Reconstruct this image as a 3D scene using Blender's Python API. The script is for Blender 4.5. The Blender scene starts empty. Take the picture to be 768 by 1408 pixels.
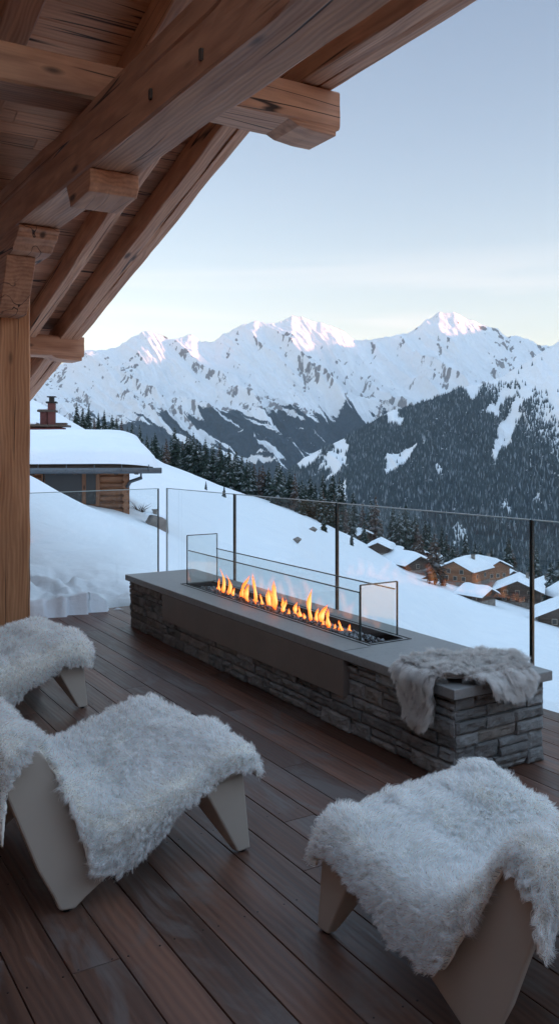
EXPO = 2.98; HAZE = 3.2e-5; SAT = .9; FLAME = .38
import bpy, bmesh, math, random
import numpy as np
from mathutils import Vector, Matrix, Quaternion
R = math.radians
C = bpy.context.scene.collection
random.seed(7)
RNG = np.random.default_rng(11)
# ---------------------------------------------------------------- camera maths
F, HOR, ANG = 1193.7, 608.2, 0.5473      # focal length and horizon of the photograph in its own pixels, yaw
CA, SA = math.cos(ANG), math.sin(ANG)
EYE = 1.5
def W(x, d, z=0.0):                      # metres right of / ahead of the standpoint -> world
    return Vector((x*CA + d*SA, -x*SA + d*CA, z))
def bear(px): return (px-384.0)/F
def rail(x, y, z=0.0):                   # frame of the balustrade, turned 5 degrees from the house
    a = R(5.06); return Vector((x*math.cos(a)-y*math.sin(a), x*math.sin(a)+y*math.cos(a), z))
# ---------------------------------------------------------------- noise
_perm = RNG.permutation(4096)
_gr = RNG.uniform(-1, 1, 4096)
def vnoise(x, y):
    x = np.asarray(x, float); y = np.asarray(y, float)
    xi = np.floor(x).astype(int); yi = np.floor(y).astype(int)
    fx = x-xi; fy = y-yi
    fx = fx*fx*fx*(fx*(fx*6-15)+10); fy = fy*fy*fy*(fy*(fy*6-15)+10)
    def h(a, b): return _gr[(_perm[(a) & 4095] + b*57) & 4095]
    a = h(xi, yi)*(1-fx)+h(xi+1, yi)*fx
    b = h(xi, yi+1)*(1-fx)+h(xi+1, yi+1)*fx
    return a*(1-fy)+b*fy
def fbm(x, y, o=5, g=.5, l=2.03):
    s = 0; a = 1; t = 0
    for i in range(o):
        s = s + a*vnoise(x+17.3*i, y-9.1*i); t += a; a *= g; x = x*l; y = y*l
    return s/t
def ridged(x, y, o=5, g=.5, l=2.05):
    s = 0; a = 1; t = 0
    for i in range(o):
        s = s + a*(1-np.abs(vnoise(x+31.7*i, y+5.3*i))*1.6)**2; t += a; a *= g; x = x*l; y = y*l
    return s/t
def sstep(a, b, x):
    t = np.clip((x-a)/(b-a), 0, 1); return t*t*(3-2*t)
# ---------------------------------------------------------------- materials
def mat(name):
    m = bpy.data.materials.new(name); m.use_nodes = True
    nt = m.node_tree; b = nt.nodes['Principled BSDF']
    return m, nt, b
class N:                                  # tiny node helper
    def __init__(s, nt): s.nt = nt
    def n(s, t, **k):
        x = s.nt.nodes.new(t)
        for a, v in k.items():
            if hasattr(x, a): setattr(x, a, v)
        return x
    def l(s, a, b): s.nt.links.new(a, b)
    def attr(s, name, out='Fac'):
        x = s.n('ShaderNodeAttribute'); x.attribute_name = name; return x.outputs[out]
    def mp(s, vec, sc=(1, 1, 1), loc=(0, 0, 0)):
        x = s.n('ShaderNodeMapping'); x.inputs['Scale'].default_value = sc; x.inputs['Location'].default_value = loc
        s.l(vec, x.inputs['Vector']); return x.outputs[0]
    def noise(s, vec, sc, det=4, ro=.5, dist=0):
        x = s.n('ShaderNodeTexNoise'); x.inputs['Scale'].default_value = sc; x.inputs['Detail'].default_value = det
        x.inputs['Roughness'].default_value = ro; x.inputs['Distortion'].default_value = dist
        if vec is not None: s.l(vec, x.inputs['Vector'])
        return x.outputs['Fac']
    def voro(s, vec, sc, out='Distance'):
        x = s.n('ShaderNodeTexVoronoi'); x.inputs['Scale'].default_value = sc; s.l(vec, x.inputs['Vector']); return x.outputs[out]
    def ramp(s, f, pts):
        x = s.n('ShaderNodeValToRGB'); cr = x.color_ramp
        while len(cr.elements) < len(pts): cr.elements.new(.5)
        for e, (p, c) in zip(cr.elements, pts):
            e.position = p; e.color = (c, c, c, 1) if not hasattr(c, '__len__') else (*c, 1)
        s.l(f, x.inputs[0]); return x.outputs[0]
    def mix(s, f, a, b, mode='MIX'):
        x = s.n('ShaderNodeMix'); x.data_type = 'RGBA'; x.blend_type = mode
        for i, v in ((0, f), (6, a), (7, b)):
            if hasattr(v, 'node'): s.l(v, x.inputs[i])
            else: x.inputs[i].default_value = v if i == 0 else ((*v, 1) if hasattr(v, '__len__') else (v, v, v, 1))
        return x.outputs[2]
    def math(s, op, a, b=None, clamp=False):
        x = s.n('ShaderNodeMath'); x.operation = op; x.use_clamp = clamp
        for i, v in ((0, a), (1, b)):
            if v is None: continue
            if hasattr(v, 'node'): s.l(v, x.inputs[i])
            else: x.inputs[i].default_value = v
        return x.outputs[0]
    def bump(s, h, st, dist, b):
        x = s.n('ShaderNodeBump'); x.inputs['Strength'].default_value = st; x.inputs['Distance'].default_value = dist
        s.l(h, x.inputs['Height']); s.l(x.outputs[0], b.inputs['Normal']); return x
def simple(name, col, rough=.6, metal=0, noise=.0, nsc=20, bump=0, spec=.5):
    m, nt, b = mat(name); k = N(nt)
    b.inputs['Roughness'].default_value = rough; b.inputs['Metallic'].default_value = metal
    b.inputs['Specular IOR Level'].default_value = spec
    tc = k.n('ShaderNodeTexCoord')
    if noise:
        f = k.noise(tc.outputs['Object'], nsc, 5, .6)
        c = k.ramp(f, [(.25, [v*(1-noise) for v in col]), (.75, [min(1, v*(1+noise)) for v in col])])
        k.l(c, b.inputs['Base Color'])
        if bump: k.bump(f, bump, .01, b)
    else: b.inputs['Base Color'].default_value = (*col, 1)
    return m
def wood(name, c1, c2, rough=.7, knots=True, var=.25, fib=60, grey=None, cracks=True, bump=.35, dist=.004):
    m, nt, b = mat(name); k = N(nt)
    gc = k.attr('gc', 'Vector'); rn = k.attr('rnd')
    big = k.noise(k.mp(gc, (.9, 9, 9)), 1.0, 4, .55, 1.2)
    fibn = k.noise(k.mp(gc, (1.6, fib, fib)), 1.0, 3, .6)
    ring = k.n('ShaderNodeTexWave'); ring.wave_type = 'BANDS'; ring.bands_direction = 'Y'
    ring.inputs['Scale'].default_value = 7; ring.inputs['Distortion'].default_value = 9; ring.inputs['Detail'].default_value = 2.5
    ring.inputs['Detail Scale'].default_value = .8
    k.l(k.mp(gc, (.35, 1.6, 1.1)), ring.inputs['Vector'])
    f = k.math('ADD', k.math('MULTIPLY', big, .6), k.math('MULTIPLY', fibn, .28))
    f = k.math('ADD', f, k.math('MULTIPLY', ring.outputs['Fac'], .12))
    c = k.ramp(f, [(.32, c2), (.68, c1)])
    hv = k.ramp(rn, [(0, 1-var), (1, 1+var*.6)])
    c = k.mix(1.0, c, hv, 'MULTIPLY')
    if grey:
        g = k.noise(k.mp(gc, (1.1, 3.2, 3.2)), 1.3, 6, .62, 1.6)
        g = k.ramp(g, [(.50, 0.0), (.64, .75)])
        c = k.mix(g, c, grey)
    if knots:
        v = k.voro(k.mp(gc, (1.5, 4.5, 4.5)), 1.0)
        kn = k.ramp(v, [(.06, 1.0), (.13, 0.0)])
        c = k.mix(k.math('MULTIPLY', kn, .9), c, [x*.22 for x in c2])
    hgt = k.math('ADD', k.math('MULTIPLY', fibn, .6), k.math('MULTIPLY', ring.outputs['Fac'], .3))
    if cracks:
        q = k.noise(k.mp(gc, (.22, 8, 8)), 1.0, 2, .35, .06)
        q = k.math('ABSOLUTE', k.math('SUBTRACT', q, .5))
        q = k.ramp(q, [(.005, 1.0), (.013, 0.0)])
        msk = k.ramp(k.noise(k.mp(gc, (.8, 2, 2), (5, 3, 1)), 1.0, 1), [(.46, 0.0), (.52, 1.0)])
        q = k.math('MULTIPLY', q, msk)
        c = k.mix(q, c, [x*.12 for x in c2])
        hgt = k.math('SUBTRACT', hgt, k.math('MULTIPLY', q, 3.0))
    k.l(c, b.inputs['Base Color'])
    rr = k.ramp(fibn, [(.3, rough-.12), (.7, rough+.1)])
    k.l(rr, b.inputs['Roughness']); k.bump(hgt, bump, dist, b)
    return m
M = {}
M['beam'] = wood('larch_beam', (.60, .31, .18), (.31, .135, .075))
M['board'] = wood('larch_board', (.66, .34, .20), (.45, .205, .115), var=.3)
M['post'] = wood('larch_post', (.62, .30, .145), (.32, .125, .05), fib=80)
M['deck'] = wood('hardwood_deck', (.175, .08, .05), (.07, .031, .021), rough=.47, knots=False, var=.42, fib=95, grey=(.12, .098, .09), cracks=False, bump=.25, dist=.002)
M['log'] = wood('log_wall', (.42, .2, .1), (.2, .085, .045))
M['dark_wood'] = wood('weathered_wood', (.13, .085, .06), (.06, .04, .03), var=.3)
M['plastic'] = simple('cream_shell', (.44, .39, .335), .42, noise=.03, nsc=6)
M['black'] = simple('black_metal', (.02, .02, .022), .4, .6)
M['steel'] = simple('brushed_steel', (.45, .45, .45), .35, 1)
M['zinc'] = simple('zinc_gutter', (.12, .13, .14), .5, .5, noise=.2)
M['red'] = simple('red_plaster', (.13, .042, .038), .8, noise=.25)
M['red_log'] = wood('red_log_wall', (.22, .07, .05), (.12, .035, .03))
# ---------------------------------------------------------------- mesh builder
class MB:
    def __init__(s): s.v = []; s.f = []; s.gc = []; s.rn = []; s.sm = []
    def add(s, vs, fs, gc=None, rnd=None, smooth=False):
        o = len(s.v); s.v += [tuple(p) for p in vs]; s.f += [tuple(i+o for i in f) for f in fs]
        if rnd is None: rnd = random.random()
        off = Vector((random.uniform(0, 60), random.uniform(0, 60), random.uniform(0, 60)))
        s.gc += [tuple(Vector(g)+off) for g in (gc if gc is not None else vs)]
        s.rn += [rnd]*len(vs); s.sm += [smooth]*len(fs); return s
    def box(s, lo, hi, axis=0, rnd=None, rot=None, at=(0, 0, 0), seg=0):
        # axis = grain direction; rot/at place it afterwards
        lo = Vector(lo); hi = Vector(hi)
        vs = [Vector((x, y, z)) for z in (lo.z, hi.z) for y in (lo.y, hi.y) for x in (lo.x, hi.x)]
        fs = [(0, 2, 3, 1), (4, 5, 7, 6), (0, 1, 5, 4), (2, 6, 7, 3), (0, 4, 6, 2), (1, 3, 7, 5)]
        if axis == 0: gc = [(v.x, v.y, v.z) for v in vs]
        elif axis == 1: gc = [(v.y, v.x, v.z) for v in vs]
        else: gc = [(v.z, v.x, v.y) for v in vs]
        if rot is not None: vs = [rot @ v for v in vs]
        at = Vector(at); vs = [v+at for v in vs]
        return s.add(vs, fs, gc, rnd)
    def beam(s, p0, p1, w, h, rnd=None, nseg=28, wob=.004, up=(0, 0, 1), prof=None, r=.012, seed=None):
        # hewn beam from p0 to p1 (centre line), soft arrises and slightly uneven faces
        p0 = Vector(p0); p1 = Vector(p1); L = (p1-p0).length; ax = (p1-p0).normalized()
        sd = ax.cross(Vector(up)).normalized(); u = sd.cross(ax).normalized()
        cs = []
        for (a, b) in ((-1, -1), (1, -1), (1, 1), (-1, 1)):
            cx = a*(w/2); cy = b*(h/2)
            if a*b > 0: cs += [(cx, cy-b*r), (cx-a*r, cy)]
            else: cs += [(cx-a*r, cy), (cx, cy-b*r)]
        # order ring properly
        ring = []
        for (a, b) in ((-1, -1), (1, -1), (1, 1), (-1, 1)):
            cx = a*w/2; cy = b*h/2
            pa = (cx, cy-b*r); pb = (cx-a*r, cy)
            ring += ([pa, pb] if (a, b) in ((-1, -1), (1, 1)) else [pb, pa])
            nx = {(-1, -1): [(-w*.17, -h/2), (w*.17, -h/2)], (1, -1): [(w/2, -h*.17), (w/2, h*.17)],
                  (1, 1): [(w*.17, h/2), (-w*.17, h/2)], (-1, 1): [(-w/2, h*.17), (-w/2, -h*.17)]}[(a, b)]
            ring += nx
        n = len(ring); vs = []; gc = []; so = random.uniform(0, 99)
        for i in range(nseg+1):
            t = i/nseg*L
            for j, (a, b) in enumerate(ring):
                e = wob*float(vnoise(t*2.2+so, j*1.7+so)); e2 = wob*float(vnoise(t*5+so+40, j*1.3))
                aa = a*(1+e/w*2)+e2*.5; bb = b*(1+e/h*2)
                vs.append(p0+ax*t+sd*aa+u*bb); gc.append((t, a, b))
        fs = [(i*n+j, i*n+(j+1) % n, (i+1)*n+(j+1) % n, (i+1)*n+j) for i in range(nseg) for j in range(n)]
        fs += [tuple(range(n-1, -1, -1)), tuple(nseg*n+j for j in range(n))]
        return s.add(vs, fs, gc, rnd)
    def prism(s, poly, axis_o, ex, ey, ez, depth, rnd=None, grain=0):
        # polygon (a,b) in plane ex,ey at origin, extruded along ez
        o = Vector(axis_o); ex = Vector(ex); ey = Vector(ey); ez = Vector(ez)
        n = len(poly); vs = []; gc = []
        for k in (0, 1):
            for a, b in poly:
                vs.append(o+ex*a+ey*b+ez*depth*k); gc.append((a, b, depth*k) if grain == 0 else (b, a, depth*k) if grain == 1 else (depth*k, a, b))
        fs = [tuple(range(n)), tuple(range(2*n-1, n-1, -1))]+[(i, i+n, (i+1) % n+n, (i+1) % n) for i in range(n)]
        return s.add(vs, fs, gc, rnd)
    def tube(s, pts, r, n=8, cap=True, rnd=None, smooth=True):
        pts = [Vector(p) for p in pts]; vs = []; rr = r if hasattr(r, '__len__') else [r]*len(pts)
        for i, p in enumerate(pts):
            t = (pts[min(i+1, len(pts)-1)]-pts[max(i-1, 0)]).normalized()
            a = t.cross(Vector((0, 0, 1)) if abs(t.z) < .9 else Vector((1, 0, 0))).normalized(); b = t.cross(a)
            vs += [p+(a*math.cos(q)+b*math.sin(q))*rr[i] for q in [2*math.pi*j/n for j in range(n)]]
        fs = [(i*n+j, i*n+(j+1) % n, (i+1)*n+(j+1) % n, (i+1)*n+j) for i in range(len(pts)-1) for j in range(n)]
        if cap: fs += [tuple(range(n)), tuple(len(vs)-n+j for j in range(n-1, -1, -1))]
        return s.add(vs, fs, None, rnd, smooth)
    def build(s, name, m, parent=None, bevel=0, loc=None, fix=True):
        me = bpy.data.meshes.new(name)
        me.from_pydata(s.v, [], s.f)
        a = me.attributes.new('gc', 'FLOAT_VECTOR', 'POINT'); a.data.foreach_set('vector', np.array(s.gc, 'f').ravel())
        a = me.attributes.new('rnd', 'FLOAT', 'POINT'); a.data.foreach_set('value', np.array(s.rn, 'f'))
        me.polygons.foreach_set('use_smooth', s.sm)
        if fix:
            bm = bmesh.new(); bm.from_mesh(me); bmesh.ops.recalc_face_normals(bm, faces=bm.faces); bm.to_mesh(me); bm.free()
        me.update()
        ms = m if isinstance(m, (list, tuple)) else [m]
        for q in ms: me.materials.append(q)
        o = bpy.data.objects.new(name, me); C.objects.link(o)
        if loc is not None:
            me.transform(Matrix.Translation(-Vector(loc))); o.location = loc
        if parent is not None:
            o.parent = parent
        if bevel:
            b = o.modifiers.new('bevel', 'BEVEL'); b.width = bevel; b.segments = 2; b.limit_method = 'ANGLE'; b.angle_limit = R(40)
        return o
def tag(o, label=None, cat=None, group=None, kind=None):
    if label: o['label'] = label
    if cat: o['category'] = cat
    if group: o['group'] = group
    if kind: o['kind'] = kind
    return o
def empty(name, loc=(0, 0, 0), rz=0):
    o = bpy.data.objects.new(name, None); C.objects.link(o); o.location = loc; o.rotation_euler = (0, 0, rz); o.empty_display_size = .2
    return o
def into(o, parent):                      # hang a mesh built in world coordinates under a thing without moving it
    inv = (Matrix.Translation(parent.location) @ parent.rotation_euler.to_matrix().to_4x4()).inverted()
    o.data.transform(inv @ Matrix.Translation(o.location)); o.location = (0, 0, 0); o.parent = parent; return o
def copy_tree(o, parent=None):
    c = o.copy(); C.objects.link(c); c.parent = parent
    for ch in [x for x in bpy.data.objects if x.parent is o]: copy_tree(ch, c)
    return c
def grid_mesh(name, V, m, attrs=None, smooth=True, flip=False):
    # V: (rows, cols, 3)
    r, c, _ = V.shape
    idx = np.arange(r*c).reshape(r, c)
    q = np.stack([idx[:-1, :-1], idx[:-1, 1:], idx[1:, 1:], idx[1:, :-1]], -1).reshape(-1, 4)
    if flip: q = q[:, ::-1]
    me = bpy.data.meshes.new(name)
    me.vertices.add(r*c); me.vertices.foreach_set('co', V.astype('f').ravel())
    nf = len(q); me.loops.add(nf*4); me.loops.foreach_set('vertex_index', q.astype('i').ravel())
    me.polygons.add(nf); me.polygons.foreach_set('loop_start', np.arange(0, nf*4, 4, dtype='i'))
    me.polygons.foreach_set('use_smooth', np.full(nf, smooth))
    me.update(calc_edges=True); me.validate()
    for k, a in (attrs or {}).items():
        at = me.attributes.new(k, 'FLOAT', 'POINT'); at.data.foreach_set('value', a.astype('f').ravel())
    me.materials.append(m)
    o = bpy.data.objects.new(name, me); C.objects.link(o); return o
# ================================================================ light, sky, camera
sc = bpy.context.scene
w = bpy.data.worlds.new('World'); sc.world = w; w.use_nodes = True
SUN_EL = 5.0
sunv = W(.95, -.31); sunv.normalize()                       # towards the sun, seen from above
nt = w.node_tree; k = N(nt); bg = nt.nodes['Background']
sky = k.n('ShaderNodeTexSky'); sky.sky_type = 'NISHITA'; sky.sun_disc = False
sky.sun_elevation = R(SUN_EL); sky.sun_rotation = math.atan2(sunv.x, sunv.y)
sky.altitude = 1900; sky.air_density = 1.0; sky.dust_density = .5; sky.ozone_density = 1.6
tc = k.n('ShaderNodeTexCoord'); sep = k.n('ShaderNodeSeparateXYZ'); k.l(tc.outputs['Generated'], sep.inputs[0])
cl = k.noise(k.mp(tc.outputs['Generated'], (2.2, 2.2, 34)), 1.0, 5, .55, .4)
band = k.ramp(sep.outputs['Z'], [(.09, 0.0), (.135, 1.0), (.15, 1.0), (.22, 0.0)])
cf = k.math('MULTIPLY', k.math('MULTIPLY', k.ramp(cl, [(.48, 0.0), (.66, 1.0)]), band), .4)
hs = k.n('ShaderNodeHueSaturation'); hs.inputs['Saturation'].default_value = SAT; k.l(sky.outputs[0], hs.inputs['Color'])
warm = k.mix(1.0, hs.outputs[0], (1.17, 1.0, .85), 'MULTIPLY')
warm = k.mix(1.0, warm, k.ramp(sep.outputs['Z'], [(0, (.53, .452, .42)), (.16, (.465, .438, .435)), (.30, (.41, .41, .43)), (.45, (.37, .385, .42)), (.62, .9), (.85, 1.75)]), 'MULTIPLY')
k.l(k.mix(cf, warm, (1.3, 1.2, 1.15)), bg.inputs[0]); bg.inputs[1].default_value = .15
sd = bpy.data.lights.new('sun', 'SUN'); sd.energy = 2.0; sd.angle = R(.5); sd.color = (1, .42, .24)
so = bpy.data.objects.new('sun', sd); C.objects.link(so)
v = Vector((sunv.x*math.cos(R(SUN_EL)), sunv.y*math.cos(R(SUN_EL)), math.sin(R(SUN_EL))))
so.rotation_euler = v.to_track_quat('Z', 'Y').to_euler(); so.location = (0, 0, 60)
cd = bpy.data.cameras.new('camera'); cam = bpy.data.objects.new('camera', cd); C.objects.link(cam)
cam.location = (0, 0, EYE); cam.rotation_euler = (R(90), 0, -ANG)
cd.sensor_fit = 'VERTICAL'; cd.sensor_height = 36; cd.lens = 36*F/1408; cd.shift_y = -(704-HOR)/1408
cd.clip_start = .05; cd.clip_end = 60000; sc.camera = cam
sc.view_settings.view_transform = 'Standard'; sc.view_settings.look = 'None'; sc.view_settings.gamma = 1
sc.view_settings.exposure = EXPO
cy = sc.cycles
cy.max_bounces = 10; cy.diffuse_bounces = 7; cy.glossy_bounces = 5; cy.transmission_bounces = 6; cy.transparent_max_bounces = 24
cy.volume_bounces = 0; cy.use_denoising = True; cy.caustics_reflective = False; cy.caustics_refractive = False
cy.sample_clamp_indirect = 6
# ================================================================ snow ground
m, nt, b = mat('snow'); k = N(nt); tc = k.n('ShaderNodeTexCoord')
f = k.noise(tc.outputs['Object'], .35, 6, .6); f2 = k.noise(tc.outputs['Object'], 9, 4, .6)
k.l(k.ramp(f, [(.3, (.80, .83, .87)), (.7, (.88, .895, .91))]), b.inputs['Base Color'])
b.inputs['Roughness'].default_value = .6; b.inputs['Specular IOR Level'].default_value = .25
f3 = k.noise(k.mp(tc.outputs['Object'], (.7, 1.9, 1)), 1.6, 5, .6, .5)
k.bump(k.math('ADD', k.math('ADD', f, k.math('MULTIPLY', f3, .35)), k.math('MULTIPLY', f2, .14)), .5, .14, b); M['snow'] = m
cols = np.array([-100, 41, 110, 175, 225, 300, 400, 480, 560, 650, 768, 900], float)
dist = np.array([5, 8, 11, 15, 20, 28, 40, 60, 90, 130, 180, 250, 350, 500, 800, 1400, 2600], float)
PY = {  # heights (m); first the near slope, then the crest and the drop into the valley
 -100: [0, .05, .45, 1.3, 1.2, 1.2, 1.6, 3.2, 6.5, 9, 9.5, 9, 2, -30],
 41: [0, .0, .30, .93, .2, .3, .9, 2.3, 5.6, 6.9, 7.2, 6, -2, -36],
 110: [0, .0, .15, .43, .0, .0, .8, 1.9, 2.7, 3.6, 4.0, 3.0, -6, -44],
 175: [-.05, -.03, .05, .05, -.3, -.3, -.4, -.3, -.1, 0, .4, .6, -9, -52],
 225: [-.1, -.1, -.2, -.5, -.6, -1.0, -1.4, -2.0, -2.6, -3.1, -3.8, -5.2, -14, -56],
 300: [-.15, -.2, -.5, -.9, -1.4, -2.0, -2.9, -4.0, -5.3, -6.8, -8.6, -11.3, -24, -64],
 400: [-.2, -.4, -.8, -1.3, -1.85, -2.65, -3.8, -5.5, -7.9, -10.7, -13.7, -18.4, -36, -80],
 480: [-.25, -.5, -1.1, -1.8, -2.6, -3.7, -5.4, -8.0, -11.4, -15.4, -18.9, -25.7, -44, -90],
 560: [-.3, -.6, -1.3, -2.2, -3.2, -4.8, -7.2, -10.5, -14.8, -19.3, -26, -33.8, -54, -95],
 650: [-.3, -.7, -1.5, -2.6, -3.8, -5.8, -8.8, -13.5, -19, -25, -30.5, -39, -62, -105],
 768: [-.35, -.8, -1.8, -3, -4.3, -6.4, -9.6, -14.5, -21, -28, -34.5, -44.5, -70, -115],
 900: [-.4, -1, -2.2, -3.6, -5, -7.5, -11, -17, -24, -32, -39, -50, -76, -120]}
ZT = np.array([PY[int(c)]+[-190, -420, -640] for c in cols])
def ground_z(x, d):                       # metres right / ahead -> height of the snow
    x = np.asarray(x, float); d = np.asarray(d, float)
    r = np.maximum(np.hypot(x, d), 3.0); th = np.arctan2(x, np.maximum(d, -1e9))
    ca = np.arctan(bear(cols)); lr = np.log(r); ld = np.log(dist/1.0)
    u = np.interp(th, ca, np.arange(len(cols))); vv = np.interp(lr, ld, np.arange(len(dist)))
    def cub(P, u, ax):
        return P
    ui = np.clip(np.floor(u).astype(int), 0, len(cols)-2); vi = np.clip(np.floor(vv).astype(int), 0, len(dist)-2)
    fu = u-ui; fv = vv-vi
    def H(a, b, c, dd, t):                # catmull-rom
        return b+.5*t*(c-a+t*(2*a-5*b+4*c-dd+t*(3*(b-c)+dd-a)))
    def G(i, j): return ZT[np.clip(i, 0, len(cols)-1), np.clip(j, 0, len(dist)-1)]
    rows = [H(*[G(ui+a, vi+bq) for a in (-1, 0, 1, 2)], fu) for bq in (-1, 0, 1, 2)]
    return H(*rows, fv)
th = np.arctan(bear(np.concatenate([np.linspace(-4200, -320, 60), np.linspace(-300, 1100, 520), np.linspace(1120, 5000, 60)])))
rr = np.exp(np.concatenate([np.linspace(math.log(2.2), math.log(6.5), 14), np.linspace(math.log(6.7), math.log(700), 470), np.linspace(math.log(720), math.log(6000), 50)]))
TH, RR = np.meshgrid(th, rr)
X = RR*np.sin(TH); D = RR*np.cos(TH)
Z = ground_z(X, D)
far = sstep(500, 1400, RR)
Z = Z+far*(fbm(X/300, D/300, 5)*60)
Z = Z+.05*fbm(X/1.6, D/1.6, 4)*sstep(6, 10, RR)+.035*ridged((X+.4*D)/2.6, (D-.4*X)/.9, 3)*sstep(7, 11, RR)*sstep(140, 60, RR)+.5*fbm(X/22, D/22, 4)*sstep(20, 60, RR)
RX = X*CA+D*SA; RY = -X*SA+D*CA
ry = -RX*math.sin(R(5.06))+RY*math.cos(R(5.06)); rx = RX*math.cos(R(5.06))+RY*math.sin(R(5.06))
# trampled lumps of snow against the left pane
lump = (1-sstep(8.3, 9.6, ry))*(1-sstep(3.2, 4.6, rx))
Z = Z+lump*(.12*np.maximum(0, fbm(X/.55, D/.42, 2)+.25)-.02+.05*fbm(X/.14, D/.12, 2))*1.7
# keep the snow under the deck
under = (ry < 7.1) & (rx < 4.3)
Z = np.where(under, np.minimum(Z, -.30), Z)

V = np.stack([X*CA+D*SA, -X*SA+D*CA, Z], -1)
g = grid_mesh('snow_ground', V, M['snow'], flip=True); tag(g, kind='structure')
# ================================================================ mountains
def mount_mat(name, forest=(.022, .034, .045)):
    m, nt, b = mat(name); k = N(nt)
    fo = k.attr('forest'); ro = k.attr('rock')
    tc = k.n('ShaderNodeTexCoord')
    n1 = k.noise(tc.outputs['Object'], .02, 6, .7); n2 = k.noise(tc.outputs['Object'], .05, 3, .6)
    rock = k.ramp(n1, [(.3, (.11, .10, .10)), (.7, (.27, .235, .22))])
    rk = k.ramp(k.math('ADD', ro, k.math('MULTIPLY', k.math('SUBTRACT', n1, .5), .6)), [(.44, 0.0), (.54, .92)])
    c = k.mix(rk, (.86, .875, .89), rock)
    fk = k.ramp(k.math('ADD', fo, k.math('MULTIPLY', k.math('SUBTRACT', n2, .5), 1.1)), [(.42, 0.0), (.58, 1.0)])
    c = k.mix(fk, c, k.ramp(n2, [(.3, [v*.7 for v in forest]), (.7, [v*1.8 for v in forest])]))
    k.l(c, b.inputs['Base Color']); b.inputs['Roughness'].default_value = .85; b.inputs['Specular IOR Level'].default_value = .1
    k.bump(n1, .8, 30, b)
    return m
def range_(name, crest, dc, df, zf, ncol, nrow, pxr, m, seed, spur, skew, power, cover, back=1500):
    px = np.linspace(pxr[0], pxr[1], ncol); t = np.linspace(0, 1, nrow)
    cx, cyy = np.array(crest, float).T
    yc = np.interp(px, cx, cyy); yc = yc+1.3*fbm(px/9+seed, px*0, 3)
    dcv = dc(px) if callable(dc) else np.full_like(px, dc)
    zc = EYE+(HOR-yc)/F*dcv
    ker = np.hanning(161); ker /= ker.sum()
    zs = np.convolve(np.pad(zc, 80, 'edge'), ker, 'valid')
    T, P = np.meshgrid(t, px, indexing='ij')
    zcc = zs[None]*(1-T**3)+zc[None]*T**3
    wv = P+skew*(T-.5)
    wrp = fbm(P/160+seed, T*2.2, 3)*34
    rg = ridged((wv+wrp)/spur[0]+seed, T*1.1+seed, 6, .52)
    fine = ridged((wv+wrp*.6)/(spur[0]*.22)+seed*3, T*3.5, 4, .55)
    nz = fbm(P/14+seed, T*22, 5)
    amp = spur[1]*(T**.5)*np.clip(1-T, 0, 1)**.45*1.8
    Z = zf+(zcc-zf)*T**power+amp*(rg-.45)+.27*spur[1]*(fine-.4)*np.clip(1.05-T, 0, 1)**.4*(T**.6)+spur[1]*.11*nz*np.clip(1-T, 0, 1)**.3
    Dm = df+(dcv[None]-df)*T
    Xm = bear(P)*Dm
    # local steepness
    gz_t = np.gradient(Z, axis=0)/np.maximum(1, np.gradient(Dm, axis=0)); gz_p = np.gradient(Z, axis=1)/np.maximum(1, np.gradient(Xm, axis=1))
    fo, ro = cover(P, T, Z, rg, fine, nz, gz_t, gz_p)
    # back slope
    Vw = np.stack([Xm*CA+Dm*SA, -Xm*SA+Dm*CA, Z], -1)
    bk = []
    for i in range(1, 8):
        q = i/7; Db = dcv+back*q; Zb = zc*(1-q*.9)-300*q
        Xb = bear(px)*Db; bk.append(np.stack([Xb*CA+Db*SA, -Xb*SA+Db*CA, Zb], -1))
    Vw = np.concatenate([Vw, np.array(bk)], 0)
    z7 = np.zeros((7, ncol))
    o = grid_mesh(name, Vw, m, {'forest': np.concatenate([fo, z7]), 'rock': np.concatenate([ro, z7])}, flip=True)
    tag(o, kind='structure'); return px, t, Z, Dm, Xm, fo
crestF = [(-900, 470), (-500, 430), (-200, 470), (0, 515), (38, 520), (60, 512), (90, 498), (118, 483), (142, 482), (166, 475), (182, 462), (197, 455), (215, 457), (233, 466), (250, 464), (264, 459), (275, 468), (295, 468), (312, 457), (330, 447), (350, 440), (365, 446), (388, 442), (401, 432), (418, 437), (447, 445), (465, 452), (488, 467), (510, 467), (524, 464), (560, 458), (574, 449), (587, 439), (603, 428), (624, 430), (642, 440), (665, 447), (683, 452), (696, 464), (723, 464), (742, 476), (800, 470), (900, 440), (1100, 460), (1700, 420)]
def big_(P, T): return fbm(P/42+4, T*6, 3)
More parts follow.
